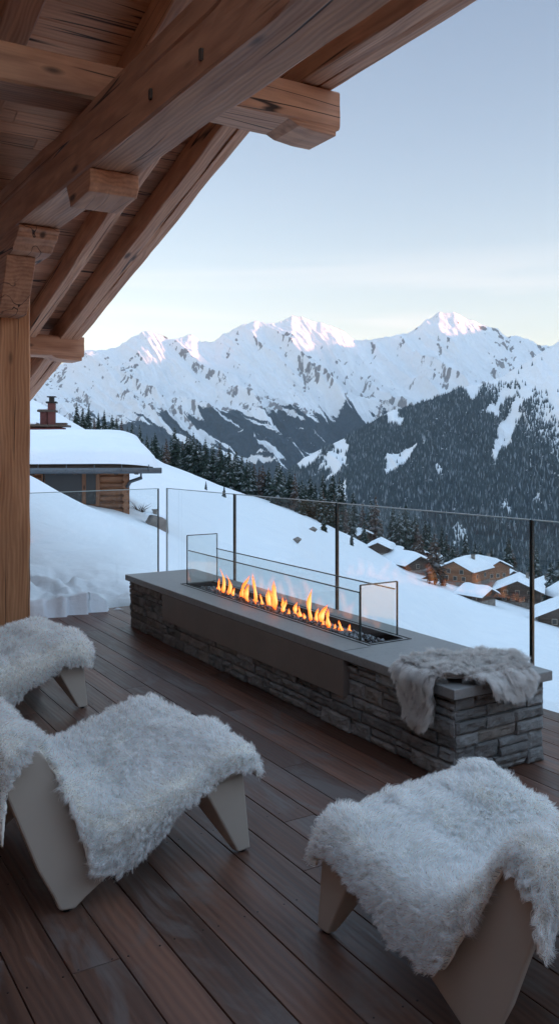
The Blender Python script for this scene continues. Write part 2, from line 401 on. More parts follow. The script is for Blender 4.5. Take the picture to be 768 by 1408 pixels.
def coverF(P, T, Z, rg, fine, nz, gt, gp):
    tl = 165+150*fbm(P/55, T*2+3, 3)+200*(rg-.5)+np.interp(P, [60, 200, 330, 450], [-30, 0, 110, 150])
    fall = P+430*(T-.5)                                       # the fall line as seen across the face
    chute = ridged((fall+8*nz)/34+9, T*1.0, 3, .5)
    ch2 = ridged((fall+5*nz)/13+4, T*2.0, 3, .5)
    fo = sstep(70, -70, Z-tl+170*fbm(fall/8, T*5, 3))
    fo = fo*(1-.98*sstep(.56, .66, chute)*sstep(-560, -150, Z))*(1-.75*sstep(.68, .78, ch2)*sstep(-400, 100, Z))+.08*nz
    crag = fbm(P/7.0+.5*fbm(P/9, T*40, 2), T*62, 5, .64); big = fbm(P/36+4, T*5, 4)
    crest = sstep(.42, .78, rg); steepL = sstep(.1, 1.0, gp)
    zone = np.clip(.55*steepL*sstep(50, 450, Z)+.75*crest*sstep(200, 700, Z)+.9*sstep(.02, .35, big), 0, 1)
    ro = .06+zone*(.27+1.1*crag)
    low = (.31+.9*crag+.35*fbm(fall/6, T*6, 3))*sstep(430, 40, Z-tl)*(1-sstep(.58, .7, chute))
    ro = np.maximum(ro, np.where(Z > tl-80, low, 0))
    return np.clip(fo, 0, 1), np.clip(ro, 0, 1)
M['range'] = mount_mat('alpine_face')
range_('mountain_range', crestF, 9000, 4700, -700, 1500, 430, (-400, 1150), M['range'], 4.2, (95, 420), 300, 1.45, coverF)
crestM = [(-400, 900), (100, 800), (250, 735), (330, 690), (385, 652), (420, 629), (447, 615), (488, 594), (533, 566), (587, 551), (633, 535), (665, 526), (692, 517), (715, 502), (737, 488), (768, 469), (850, 425), (1000, 390), (1300, 380), (1800, 420)]
def coverM(P, T, Z, rg, fine, nz, gt, gp):
    tree = .70+.05*fbm(P/60+5, T*0, 3)
    tree = np.where(P < 600, 1.2, 1.2+(P-600)/168*(-.62)); tree = np.maximum(tree, .52)
    dens = sstep(.16, -.12, T-tree-.07*fbm(P/40, T*9, 4))
    clr = fbm(P/46+2, T*7+1, 4); dens = dens*(1-sstep(.30, .38, clr)*sstep(.25, .5, T))
    ch = ridged((P-120*(T-.5)+16*fbm(P/30, T*5, 3))/44+2, T*1.4+3, 3, .5)
    dens = dens*(1-.9*sstep(.82, .90, ch)*sstep(.1, .35, T)*(1-sstep(.72, .9, T)))
    fo = np.clip(dens, 0, 1)
    return fo*.66, np.clip(.1+.35*nz, 0, .45)
M['mid'] = mount_mat('forest_face')
pxm, tm, Zm, Dm, Xm, fom = range_('forested_mountain', crestM, 4600, 1900, -640, 1000, 360, (-250, 1150), M['mid'], 8.7, (130, 150), 160, 1.12, coverM)
# unseen ridge added on the sunset side to keep the valley in shade
n1_, n2_ = 90, 40
A_ = np.linspace(-9000, 9500, n1_); B_ = np.linspace(-1, 1, n2_)
AA, BB = np.meshgrid(A_, B_, indexing='ij')
hh = 1560+150*fbm(AA/900, AA*0, 4)
Zr = -600+(hh+600)*(1-np.abs(BB))**.9+130*fbm(AA/500, BB*4, 5)*(1-np.abs(BB)**4)
Xr_ = 6300+BB*2600
o = grid_mesh('shade_ridge', np.stack([Xr_*CA+AA*SA, -Xr_*SA+AA*CA, Zr], -1), M['range'], {'forest': (BB*0+.6)*(np.abs(BB) > .45), 'rock': BB*0+.2}, flip=False)
tag(o, kind='structure')
# ---- the far wood: thousands of small firs standing on the forested mountain (nobody could count them)
nt_ = 80000
ti = RNG.uniform(0.02, .995, nt_*6)**.9; pi_ = RNG.uniform(330, 1000, nt_*6)
ii = (ti*(len(tm)-1)).astype(int); jj = np.clip(((pi_-pxm[0])/(pxm[-1]-pxm[0])*(len(pxm)-1)).astype(int), 0, len(pxm)-1)
keep = RNG.random(nt_*6) < fom[ii, jj]*1.5+.005
# nearer ground takes fewer trees per step of t
ii = ii[keep][:nt_]; jj = jj[keep][:nt_]; n_ = len(ii)
cellx = (pxm[1]-pxm[0]); 
xx = Xm[ii, jj]+RNG.uniform(-.5, .5, n_)*cellx*Dm[ii, jj]/F; dd = Dm[ii, jj]+RNG.uniform(-4, 4, n_); zz = Zm[ii, jj]
hgt = RNG.uniform(11, 27, n_); rad = hgt*RNG.uniform(.16, .24, n_)
vx = []; 
ang = RNG.uniform(0, 6.28, n_)
vv_ = np.zeros((n_, 5, 3))
for q in range(4):
    a = ang+q*math.pi/2
    x_ = xx+rad*np.cos(a); d_ = dd+rad*np.sin(a)
    vv_[:, q] = np.stack([x_*CA+d_*SA, -x_*SA+d_*CA, zz-3], -1)
vv_[:, 4] = np.stack([xx*CA+dd*SA, -xx*SA+dd*CA, zz+hgt], -1)
base = (np.arange(n_)*5)[:, None, None]
tri = np.array([[0, 1, 4], [1, 2, 4], [2, 3, 4], [3, 0, 4]])[None]+base
me = bpy.data.meshes.new('far_wood'); me.vertices.add(n_*5); me.vertices.foreach_set('co', vv_.astype('f').ravel())
tri = tri.reshape(-1, 3); me.loops.add(len(tri)*3); me.loops.foreach_set('vertex_index', tri.astype('i').ravel())
me.polygons.add(len(tri)); me.polygons.foreach_set('loop_start', np.arange(0, len(tri)*3, 3, dtype='i')); me.update(calc_edges=True)
a = me.attributes.new('rnd', 'FLOAT', 'POINT'); a.data.foreach_set('value', np.repeat(RNG.random(n_), 5).astype('f'))
m, nt, b = mat('far_fir'); k = N(nt); k.l(k.ramp(k.attr('rnd'), [(0, (.018, .03, .035)), (.8, (.05, .068, .072)), (1, (.28, .31, .33))]), b.inputs['Base Color'])
b.inputs['Roughness'].default_value = .9; b.inputs['Specular IOR Level'].default_value = .05
me.materials.append(m); o = bpy.data.objects.new('far_wood', me); C.objects.link(o)
tag(o, 'dark fir forest covering the mountain across the valley', 'forest', kind='stuff')
# ================================================================ haze
if HAZE:
    mb = MB(); lo = (-14500, -14500, -760); hi = (14500, 14500, 2300); mb.box(lo, hi)
    m = bpy.data.materials.new('haze'); m.use_nodes = True; nt = m.node_tree; nt.nodes.clear()
    out = nt.nodes.new('ShaderNodeOutputMaterial'); pv = nt.nodes.new('ShaderNodeVolumePrincipled')
    pv.inputs['Color'].default_value = (.72, .86, 1, 1); pv.inputs['Density'].default_value = HAZE; pv.inputs['Anisotropy'].default_value = 0
    nt.links.new(pv.outputs[0], out.inputs['Volume'])
    o = mb.build('haze', m); tag(o, 'thin cold evening haze over the valley', 'haze', kind='stuff')
# ================================================================ trees
def cm_mat(name, dark, light, snow=.5):
    m, nt, b = mat(name); k = N(nt)
    g = k.attr('rnd'); s_ = k.attr('snow')
    c = k.ramp(g, [(0, dark), (1, light)])
    c = k.mix(k.math('MULTIPLY', s_, snow), c, (.75, .79, .83))
    k.l(c, b.inputs['Base Color']); b.inputs['Roughness'].default_value = .8; b.inputs['Specular IOR Level'].default_value = .15
    return m
M['spruce'] = cm_mat('spruce_needles', (.014, .024, .02), (.045, .062, .048))
M['larch'] = cm_mat('bare_larch', (.045, .03, .022), (.115, .075, .055), .3)
M['bark'] = simple('bark', (.09, .06, .045), .9, noise=.3)
def crown_mesh(name, seed, h, r, m, dens=1.0, full=.08):
    rg = random.Random(seed); V = []; Fc = []; rn = []; sn = []
    tiers = int(17*dens)
    for i in range(tiers):
        t = i/(tiers-1); z = h*(full+(1-full)*t**.92)
        rad = r*(1-t)**.82*rg.uniform(.72, 1.12)+.03*h*(1-t)*.4+.05
        nf = int((11-5*t)*dens)+2; a0 = rg.uniform(0, 6.3)
        for j in range(nf):
            if rg.random() < .1: continue
            a = a0+2*math.pi*j/nf+rg.uniform(-.25, .25); L = rad*rg.uniform(.6, 1.15)
            dx, dy = math.cos(a), math.sin(a); px_, py_ = -dy, dx
            wv = L*rg.uniform(.22, .36); z0 = z+rg.uniform(-.02, .02)*h; dr = L*rg.uniform(.25, .55)
            o = len(V); q = rg.random()
            up = h*.035*(1-t*.5)
            V += [(0, 0, z0+up*1.2), (dx*L*.55+px_*wv, dy*L*.55+py_*wv, z0-dr*.55), (dx*L, dy*L, z0-dr+up*.6), (dx*L*.55-px_*wv, dy*L*.55-py_*wv, z0-dr*.55), (dx*L*.6, dy*L*.6, z0-dr*.35+up)]
            Fc += [(o, o+1, o+4), (o, o+4, o+3), (o+1, o+2, o+4), (o+4, o+2, o+3)]
            rn += [q]*5; s0 = 1 if rg.random() < .30 else 0; sn += [s0*.7, 0, 0, 0, s0]
            # hanging twigs that make the outline ragged
            for _ in range(2):
                o = len(V); f = rg.uniform(.5, 1.0); w2 = L*.1
                bx, by = dx*L*f, dy*L*f
                V += [(bx+px_*w2, by+py_*w2, z0-dr*f), (bx-px_*w2, by-py_*w2, z0-dr*f), (bx*1.06, by*1.06, z0-dr*f-up*rg.uniform(.8, 1.8))]
                Fc.append((o, o+1, o+2)); rn += [q*.8]*3; sn += [0, 0, 0]
    me = bpy.data.meshes.new(name); me.from_pydata(V, [], Fc)
    for nm, d in (('rnd', rn), ('snow', sn)):
        a = me.attributes.new(nm, 'FLOAT', 'POINT'); a.data.foreach_set('value', np.array(d, 'f'))
    me.materials.append(m); me.update(); return me
def trunk_mesh(h, r):
    mb = MB(); mb.tube([(0, 0, -1.2), (0, 0, h*.5), (0, 0, h*.97)], [r, r*.6, r*.1], 7); return mb
TREES = {'spruce': [], 'larch': []}
for kind_, n_, mt in (('spruce', 4, 'spruce'), ('larch', 2, 'larch')):
    for i in range(n_):
        cm = crown_mesh('crown', 40+i+(50 if kind_ == 'larch' else 0), 10, [2.3, 1.8, 2.6, 2.0][i], M[mt], 1.0 if kind_ == 'spruce' else .75, .07 if kind_ == 'spruce' else .16)
        tm_ = trunk_mesh(10, .2); to = tm_.build('trunk', M['bark']); me_t = to.data; bpy.data.objects.remove(to)
        TREES[kind_].append((cm, me_t))
def tree(px, d, h, kind_, label, group, wide=1.0):
    x = bear(px)*d; z = float(ground_z(x, d))
    e = empty('spruce_tree' if kind_ == 'spruce' else 'larch_tree', W(x, d, z-.2), random.uniform(0, 6.28))
    s = h/10; e.scale = (s*wide, s*wide, s)
    tag(e, label, 'tree', group)
    cm, tm2 = random.choice(TREES[kind_])
    for nm, me in (('crown', cm), ('trunk', tm2)):
        o = bpy.data.objects.new(nm, me); C.objects.link(o); o.parent = e
    return e
rt = random.Random(5)
G1 = 'conifers along the crest of the snow hill'
def crest_d(px):
    ds = np.linspace(60, 330, 90); x = bear(px)*ds; z = ground_z(x, ds); y = HOR-F*(z-EYE)/ds
    return ds[int(np.argmin(y))]
px_ = 104.0
while px_ < 488:
    cdv = crest_d(px_); dens = 1 if px_ > 250 else .55
    dd_ = cdv+rt.uniform(-5, 35); hp = rt.uniform(24, 40) if px_ < 235 else rt.uniform(36, 64)
    if px_ > 420: hp *= .78
    kind_ = 'larch' if (rt.random() < .12 or 352 < px_ < 362) else 'spruce'
    lab = 'dark snow dusted spruce in the row along the snow hill crest' if kind_ == 'spruce' else 'brown leafless larch in the row along the snow hill crest'
    tree(px_+rt.uniform(-2, 2), dd_, hp*dd_/F, kind_, lab, G1 if kind_ == 'spruce' else 'leafless larches along the crest', rt.uniform(.8, 1.2))
    px_ += rt.uniform(2.2, 5.2) if px_ > 240 else rt.uniform(4, 10)
for px_, d, h in ((283, 150, 1.6), (308, 150, 2.5), (240, 120, .6), (445, 170, 3.4), (483, 165, 3.0)):
    tree(px_, d, h, 'spruce', {283: 'small lone young spruce on the open slope above the glass edge', 308: 'taller of the two young spruces standing on the open slope', 240: 'tiny fir sapling on the slope right of the half buried stone hut', 445: 'snowy young spruce at the slope end left of the village', 483: 'young spruce on the slope rim beside the village'}[px_], None)
G2 = 'dark firs standing behind the village'
for i in range(85):
    px_ = rt.uniform(420, 810); d = rt.uniform(245, 305)
    tree(px_, d, rt.uniform(10, 19), 'larch' if rt.random() < .18 else 'spruce', 'dark fir in the belt of trees behind the village roofs', G2)
for px_, d, h, kk, lab in ((597, 188, 11.5, 'larch', 'tall brown larch in front of the big orange wooden chalet'), (578, 225, 10, 'larch', 'brownish larch left of the tall larch between the chalets'), (612, 222, 11, 'spruce', 'dark spruce right behind the tall brown larch'),
                           (757, 205, 12, 'spruce', 'dark spruce at the right edge of the village behind the snowy roof'), (520, 225, 6, 'spruce', 'snow laden bushy spruce above the low stone chalet'), (535, 262, 9, 'spruce', 'spruce left behind the red gabled chalet'),
                           (590, 196, 5, 'larch', 'low brown shrubby larch at the foot of the tall larch'), (608, 190, 4.0, 'larch', 'low brown bush below the orange chalet'), (500, 232, 6.5, 'spruce', 'small dark spruce left of the bushy spruce above the village')):
    tree(px_, d, h, kk, lab, None, 1.25)
# ================================================================ chalets
M['pane'] = simple('window_pane', (.045, .04, .036), .3, spec=.5)
M['white_frame'] = simple('painted_frame', (.45, .38, .3), .6)
M['stone_wall'] = simple('rubble_wall', (.22, .19, .165), .9, noise=.45, nsc=3, bump=.5)
def snow_slab(name, pts_fn, nu, nv, parent, thick, seed=0):
    # thick rounded snow blanket over a roof plane: pts_fn(u,v)->Vector on the roof, u,v in 0..1
    U, Vv = np.meshgrid(np.linspace(0, 1, nu), np.linspace(0, 1, nv), indexing='ij')
    e = np.minimum(np.minimum(U, 1-U)*nu*.25, np.minimum(Vv, 1-Vv)*nv*.25); e = np.clip(e, 0, 1)
    prof = np.sqrt(1-(1-e)**2)*thick
    P = np.array([[pts_fn(u, v) for v in np.linspace(0, 1, nv)] for u in np.linspace(0, 1, nu)], float)
    P[..., 2] += prof*(1+.25*fbm(U*4+seed, Vv*4, 3))+.02
    o = grid_mesh(name, P, M['snow']); o.parent = parent; return o
def house(px, d, wdt, lng, hw, yaw, label, wall='log', pitch=24, name='chalet', chim=True, zoff=0, snow=.55, winrows=((.35, 3),), over=.9, balcony=False, lower=True, group='chalets of the village below the terrace'):
    x = bear(px)*d; z = float(ground_z(x, d))+zoff
    e = empty(name, W(x, d, z), -ANG+R(yaw)); tag(e, label, 'chalet', group)
    hp = wdt/2*math.tan(R(pitch)); low = hw*.35 if lower else 0
    mb = MB()
    n = max(4, int((hw-low)/.3))
    # log courses: gable end faces -y
    mb.prism([(-wdt/2, low), (wdt/2, low), (wdt/2, hw), (0, hw+hp), (-wdt/2, hw)], (0, -lng/2, 0), (1, 0, 0), (0, 0, 1), (0, 1, 0), lng)
    for i in range(n):
        zc = low+(i+.5)*(hw-low)/n
        for sy in (-1, 1): mb.box((-wdt/2-.15, sy*(lng/2+.03)-.05, zc-.11), (wdt/2+.15, sy*(lng/2+.03)+.05, zc+.11), 0)
        for sx in (-1, 1): mb.box((sx*(wdt/2+.03)-.05, -lng/2-.15, zc-.11), (sx*(wdt/2+.03)+.05, lng/2+.15, zc+.11), 1)
    mb.build('wall', M[wall], e)
    st = MB(); st.box((-wdt/2-.12, -lng/2-.12, -2.5), (wdt/2+.12, lng/2+.12, low+.05)); st.build('plinth', M['stone_wall'], e)
    rf = MB(); L2 = lng/2+over
    th_ = .2
    for sx in (-1, 1):
        a = Vector((0, 0, hw+hp+.05)); bb = Vector((sx*(wdt/2+over), 0, hw-over*math.tan(R(pitch))+.05))
        nrm = Vector((0, 0, 1))
        vs = [Vector((p.x, y, p.z+dz)) for dz in (0, th_) for y in (-L2, L2) for p in (a, bb)]
        rf.add(vs, [(0, 1, 3, 2), (4, 6, 7, 5), (0, 4, 5, 1), (2, 3, 7, 6), (1, 5, 7, 3), (0, 2, 6, 4)])
    ro = rf.build('roof', M['dark_wood'], e)
    eave = hw-over*math.tan(R(pitch))+th_
    def fn(u, v):
        q = (u-.5)*2; xx = q*(wdt/2+over+.1); zz = hw+hp+th_-abs(xx)*math.tan(R(pitch))
        return (xx, (v-.5)*2*(L2+.1), zz)
    snow_slab('snow_cover', fn, 25, 21, ro, snow, px)
    for zf, nn in winrows:
        for i in range(nn):
            xx = (i+.5)/nn*wdt*.8-wdt*.4; zz = low+(hw-low)*zf
            f = MB(); f.box((xx-.5, -lng/2-.17, zz-.5), (xx+.5, -lng/2-.09, zz+.55), 0); fo_ = f.build('window', M['white_frame'], e)
            p = MB(); p.box((xx-.4, -lng/2-.2, zz-.4), (xx+.4, -lng/2-.165, zz+.45)); p.build('pane', M['pane'], fo_)
    for sx in (-1, 1):
        for i in range(2):
            yy = (i-.5)*lng*.45; zz = low+(hw-low)*.45
            f = MB(); f.box((min(sx*(wdt/2+.09), sx*(wdt/2+.17)), yy-.5, zz-.5), (max(sx*(wdt/2+.09), sx*(wdt/2+.17)), yy+.5, zz+.5), 1); fo_ = f.build('window', M['white_frame'], e)
            p = MB(); p.box((min(sx*(wdt/2+.165), sx*(wdt/2+.2)), yy-.4, zz-.4), (max(sx*(wdt/2+.165), sx*(wdt/2+.2)), yy+.4, zz+.4)); p.build('pane', M['pane'], fo_)
    if balcony:
        b = MB(); yb = -lng/2-1.1
        b.box((-wdt/2, yb, low+1.0), (wdt/2, -lng/2-.1, low+1.12), 0)
        b.box((-wdt/2, yb-.05, low+1.95), (wdt/2, yb+.05, low+2.05), 0)
        for i in range(int(wdt/.25)): b.box((-wdt/2+i*.25+.03, yb-.02, low+1.1), (-wdt/2+i*.25+.2, yb+.02, low+1.95), 2)
        b.build('balcony', M['dark_wood'], e)
    if chim:
        c = MB(); zc = hw+hp*.55; c.box((wdt*.2-.35, lng*.12-.35, zc), (wdt*.2+.35, lng*.12+.35, hw+hp+1.2)); co = c.build('chimney', M['stone_wall'], ro)
        c = MB(); c.box((wdt*.2-.45, lng*.12-.45, hw+hp+1.2), (wdt*.2+.45, lng*.12+.45, hw+hp+1.3)); c.build('chimney_cap', M['black'], co)
    return e
house(570, 262, 7, 8, 4.0, 35, 'small red walled chalet highest at the back of the village', 'red_log' if 'red_log' in M else 'log', zoff=.2, winrows=((.6, 2),))
house(532, 240, 6, 8, 1.6, 60, 'low dark hut buried in snow left below the red chalet', 'dark_wood', zoff=-.6, chim=False, lower=False, winrows=())
house(556, 208, 6.5, 10, 2.6, 28, 'snowed in brown barn with its gable facing the terrace', 'dark_wood', zoff=-.8, snow=.8, chim=False, over=1.2, winrows=((.5, 1),))
house(638, 203, 8.0, 9.5, 4.4, -38, 'big orange wooden chalet right of the tall brown larch', 'log', balcony=False, winrows=((.3, 3), (.85, 2)), zoff=.5, snow=.7)
house(668, 228, 7.5, 9, 4.8, 25, 'orange chalet half hidden behind the big orange chalet', 'log', zoff=1.5, snow=.6)
house(712, 196, 9.5, 9, 3.8, -18, 'dark brown chalet with a balcony under its wide snowy roof', 'dark_wood', balcony=True, winrows=((.3, 4), (.85, 3)), snow=.7)
house(772, 166, 9.0, 8, 2.8, -12, 'brown hut nearest the terrace at the right edge of the village', 'dark_wood', winrows=((.45, 2),), snow=.6, chim=False)
house(790, 196, 9.0, 9, 4.6, 20, 'snow roofed chalet cut by the right frame edge above the brown hut', 'dark_wood', zoff=1.0, snow=.9, winrows=((.6, 3),))
house(497, 250, 5.5, 6, 2.4, 15, 'tiny hut leftmost of the village among the first firs', 'dark_wood', zoff=0, chim=False, winrows=((.5, 1),))
house(597, 262, 6, 7, 3.6, -20, 'small brown chalet behind the tall brown larch', 'log', zoff=1.2, winrows=((.6, 2),))
house(690, 250, 6.5, 7, 3.8, 30, 'small chalet far back between the orange and the dark brown chalets', 'dark_wood', zoff=2.0, winrows=((.6, 2),))
house(742, 232, 6.5, 7, 3.4, -30, 'brown chalet behind the railing post with a steep snow roof', 'log', zoff=1.6, winrows=((.6, 2),))
house(655, 180, 4.5, 5.5, 1.8, 40, 'low snowed in shed in front of the orange chalets', 'dark_wood', zoff=-.3, chim=False, winrows=(), snow=.6)
house(522, 214, 5.0, 6, 1.9, -15, 'low shed with a lumpy snow roof left of the brown barn', 'dark_wood', zoff=-.2, chim=False, winrows=(), snow=.7)
# ---- log cabin just beyond the terrace, half buried
d0 = 22.0; cb = empty('log_cabin', W(-4.96, d0-.25, -.6), -ANG+R(12)); tag(cb, 'log cabin half buried in snow beyond the left glass pane', 'cabin')
mb = MB()
for i in range(9):
    zc = .0+i*.17
    mb.beam((-4.2, 0, zc), (1.19, 0, zc), .17, .168, nseg=10, r=.045); mb.beam((1.1, -.05-.12, zc), (1.1, 6, zc), .17, .168, nseg=8, r=.045)
mb.build('wall', M['log'], cb)
f = MB()
f.box((-.95, -.14, .55), (-.87, -.06, 1.35), 2); f.box((.02, -.14, .55), (.12, -.06, 1.35), 2); f.box((.36, -.15, .5), (.46, -.05, 1.38), 2); f.box((-1.3, -.14, 1.35), (1.2, -.06, 1.5), 0)
fo_ = f.build('window_frame', M['log'], cb, .01); p = MB(); p.box((-.87, -.1, .55), (.02, -.092, 1.35)); p.box((.12, -.1, .55), (.36, -.092, 1.35)); p.build('pane', M['pane'], fo_)
r_ = MB(); r_.box((-4.5, -.55, 1.38), (1.75, 6, 1.52), 0); r_.box((-4.5, -.5, 1.52), (1.7, -.3, 1.6), 0)
for i in range(12): r_.box((-4.2+i*.5, -.5, 1.3), (-4.1+i*.5, .2, 1.4), 1)
ro = r_.build('roof', M['dark_wood'], cb, .01)
g_ = MB(); g_.tube([(-4.6, -.66, 1.42), (1.95, -.66, 1.40)], .075, 10)
for i in range(10): g_.tube([(-4.3+i*.66, -.75, 1.40), (-4.3+i*.66, -.66, 1.51), (-4.3+i*.66, -.5, 1.58)], .012, 5)
g_.build('gutter', M['zinc'], ro)
g_ = MB(); g_.tube([(1.45, -.62, 1.38), (1.45, -.60, 1.22), (1.2, -.35, 1.12), (1.12, -.25, .98)], .045, 8); g_.build('downpipe', M['zinc'], ro)
def fn(u, v):
    xx = -4.6+u*6.5; yy = -.62+v*7.2
    return (xx, yy, 1.60+yy*.075-.35*max(0, (u-.80)/.20)**2*(.3+.7*v))
snow_slab('snow_cover', fn, 60, 50, ro, .44, 3.3)
g_ = MB(); g_.tube([(-1.62, -.75, .95), (-1.62, -.75, 1.78)], .13, 12); g_.build('stove_pipe', M['zinc'], ro)
# ---- red chimney house further up
e = empty('red_house', W(bear(66)*52, 52, 1.8), -ANG+R(8)); e.scale = (.85, .85, .8); tag(e, 'dark red house with chimneys showing above the cabin roof', 'house')
mb = MB(); mb.box((-2.6, 0, -1), (.95, 3, .75), 0); mb.box((-2.6, -.35, .35), (1.2, -.25, .7), 0); mb.build('wall', M['red'], e, .02)
mb = MB(); mb.box((-2.7, -.5, .8), (1.3, 3.2, .95), 0); mb.box((-.7, -.3, 1.9), (.55, 1.3, 2.05), 0); mb.box((.35, .2, .95), (1.25, 1.2, 1.1)); ro = mb.build('roof', M['dark_wood'], e, .01)
mb = MB(); mb.box((-.55, .1, .95), (-.05, 1.0, 1.9)); mb.build('gable', M['red'], ro, .01); mb = MB(); mb.box((-2.2, .2, .95), (-1.6, 1.0, 1.6)); mb.build('gable', M['red'], ro, .01)
mb = MB(); mb.box((0, -.1, .7), (.5, .5, 2.55)); co = mb.build('chimney', M['red'], ro, .02)
mb = MB(); mb.box((-.12, -.22, 2.55), (.62, .62, 2.68)); mb.box((.08, 0, 2.68), (.42, .4, 3.0)); mb.box((-.05, -.15, 3.0), (.55, .55, 3.08)); mb.build('chimney_cap', M['black'], co, .01)
mb = MB(); mb.box((-1.5, -.52, -.05), (1.2, -.46, .02), 0)
for i in range(9): mb.box((-1.5+i*.33, -.5, -.6), (-1.44+i*.33, -.46, 0), 2)
mb.build('balcony_rail', M['dark_wood'], e)
mb = MB(); mb.box((-2.7, -.45, .96), (-.75, 3.1, 1.12)); mb.box((-.68, -.28, 2.06), (.0, 1.28, 2.16)); mb.build('snow_cover', M['snow'], ro, .05)
# ---- half buried stone hut
zz_ = float(ground_z(bear(218)*21, 21))
e = empty('stone_hut', W(bear(219)*21, 21, zz_), -ANG+R(20)); tag(e, 'tiny half buried stone hut with a stub chimney on the slope', 'hut')
mb = MB(); mb.prism([(-.28, .06), (-.14, .3), (.08, .26), (.22, .16), (.24, -.2), (-.2, -.2)], (0, 0, 0), (1, 0, 0), (0, 0, 1), (0, 1, 0), .5)
mb.build('wall', M['stone_wall'], e, .03)
mb = MB(); mb.box((-.12, .1, .25), (-.03, .19, .42)); mb.box((-.14, .08, .42), (-.01, .21, .45)); mb.build('chimney', M['stone_wall'], e)
def fn(u, v): return (-.3+u*.56, .06+v*.5, .31-.16*u*u)
snow_slab('snow_cover', fn, 12, 10, e, .05)
for px_, d_, s_, lab in ((409, 75, .45, 'small dark boulder alone on the open snow slope'), (430, 150, 1.0, 'rock showing through the snow beside the lowest slope spruce')):
    mb = MB(); rs_ = random.Random(px_); mb.add([(v*s_*rs_.uniform(.8, 1.3)) for v in [Vector(q) for q in ((0, 0, .6), (.9, 0, .2), (.3, .8, .1), (-.7, .5, .15), (-.8, -.4, .2), (.2, -.9, .1), (0, 0, -.6))]],
        [(0, 1, 2), (0, 2, 3), (0, 3, 4), (0, 4, 5), (0, 5, 1), (6, 2, 1), (6, 3, 2), (6, 4, 3), (6, 5, 4), (6, 1, 5)])
    o = mb.build('boulder', M['stone_wall'], bevel=.05); o.location = W(bear(px_)*d_, d_, float(ground_z(bear(px_)*d_, d_))+.1); tag(o, lab, 'rock')
# ---- dry shrub
e = empty('shrub', W(bear(193)*24, 24, float(ground_z(bear(193)*24, 24))), 0); tag(e, 'dry leafless shrub poking out of the snow by the cabin corner', 'shrub')
mb = MB()
for i in range(60):
    a = rt.uniform(0, 6.28); L = rt.uniform(.1, .34); q = rt.uniform(.3, 1.2)
    mb.tube([(0, 0, -.05), (math.cos(a)*L*.5, math.sin(a)*L*.5, L*q*.6), (math.cos(a+.3)*L, math.sin(a+.3)*L, L*q)], [.008, .005, .002], 4, False)
mb.build('branches', M['bark'], e)
# ================================================================ deck
RX0, RY0 = 4.10, 7.24                     # deck edges in the balustrade's frame
def clip(poly, nx, ny, c):                # keep nx*x+ny*y <= c
    out = []
    for i in range(len(poly)):
        a, b = poly[i], poly[(i+1) % len(poly)]
        da = nx*a[0]+ny*a[1]-c; db = nx*b[0]+ny*b[1]-c
        if da <= 0: out.append(a)
        if da*db < 0:
            t = da/(da-db); out.append((a[0]+(b[0]-a[0])*t, a[1]+(b[1]-a[1])*t))
    return out
e1 = rail(1, 0); e2 = rail(0, 1)
mb = MB(); rd = random.Random(3)
PWD = .1462; x0 = .774-PWD*28
for i in range(62):
    xa = x0+i*PWD+.0022; xb = xa+PWD-.0044
    y = -3.2-rd.uniform(0, 2); tone = None
    while y < 9:
        L = rd.uniform(1.3, 3.6); yb = min(y+L, 9.2)
        poly = [(xa, y+.0012), (xb, y+.0012), (xb, yb-.0012), (xa, yb-.0012)]
        poly = clip(poly, e1.x, e1.y, RX0); poly = clip(poly, e2.x, e2.y, RY0) if len(poly) > 2 else poly
        poly = clip(poly, 0, -1, 3.0) if len(poly) > 2 else poly
        if len(poly) > 2:
            dz = rd.uniform(-.0006, .0006); n = len(poly)
            vs = [Vector((p[0], p[1], -.028+dz)) for p in poly]+[Vector((p[0], p[1], dz)) for p in poly]
            fs = [tuple(range(n-1, -1, -1)), tuple(range(n, 2*n))]+[(j, (j+1) % n, (j+1) % n+n, j+n) for j in range(n)]
            mb.add(vs, fs, [(v.y, v.x, v.z) for v in vs], rd.random())
        y = yb
dk = mb.build('deck', M['deck'], bevel=.0022); tag(dk, kind='structure')
mb = MB(); rs = random.Random(4)
for i in range(10, 62):
    xc = x0+(i+.5)*PWD
    for j in range(-3, 15):
        for dx in (-.048, .048):
            yy = j*.6+rs.uniform(-.006, .006); q = Vector((xc+dx+rs.uniform(-.003, .003), yy, .0009))
            lo = Vector((q.x*e1.x+q.y*e1.y, q.x*e2.x+q.y*e2.y, 0))
            if lo.x > RX0-.02 or lo.y > RY0-.02: continue
            mb.add([q+Vector((math.cos(a)*.0032, math.sin(a)*.0032, 0)) for a in (0, 1.05, 2.1, 3.14, 4.19, 5.24)]+[q+Vector((math.cos(a)*.0032, math.sin(a)*.0032, -.004)) for a in (0, 1.05, 2.1, 3.14, 4.19, 5.24)], [tuple(range(6)), (11, 10, 9, 8, 7, 6)]+[(t, (t+1) % 6, (t+1) % 6+6, t+6) for t in range(6)])
o = mb.build('deck_screws', M['black']); tag(o, kind='structure')
mb = MB()
P = [rail(-9, RY0-.02), rail(RX0-.02, RY0-.02), rail(RX0-.02, -8), rail(-9, -8)]
mb.add([p+Vector((0, 0, z)) for z in (-.30, -.05) for p in P], [(3, 2, 1, 0), (4, 5, 6, 7), (0, 1, 5, 4), (1, 2, 6, 5), (2, 3, 7, 6), (3, 0, 4, 7)])
o = mb.build('deck_base', M['black']); tag(o, kind='structure')
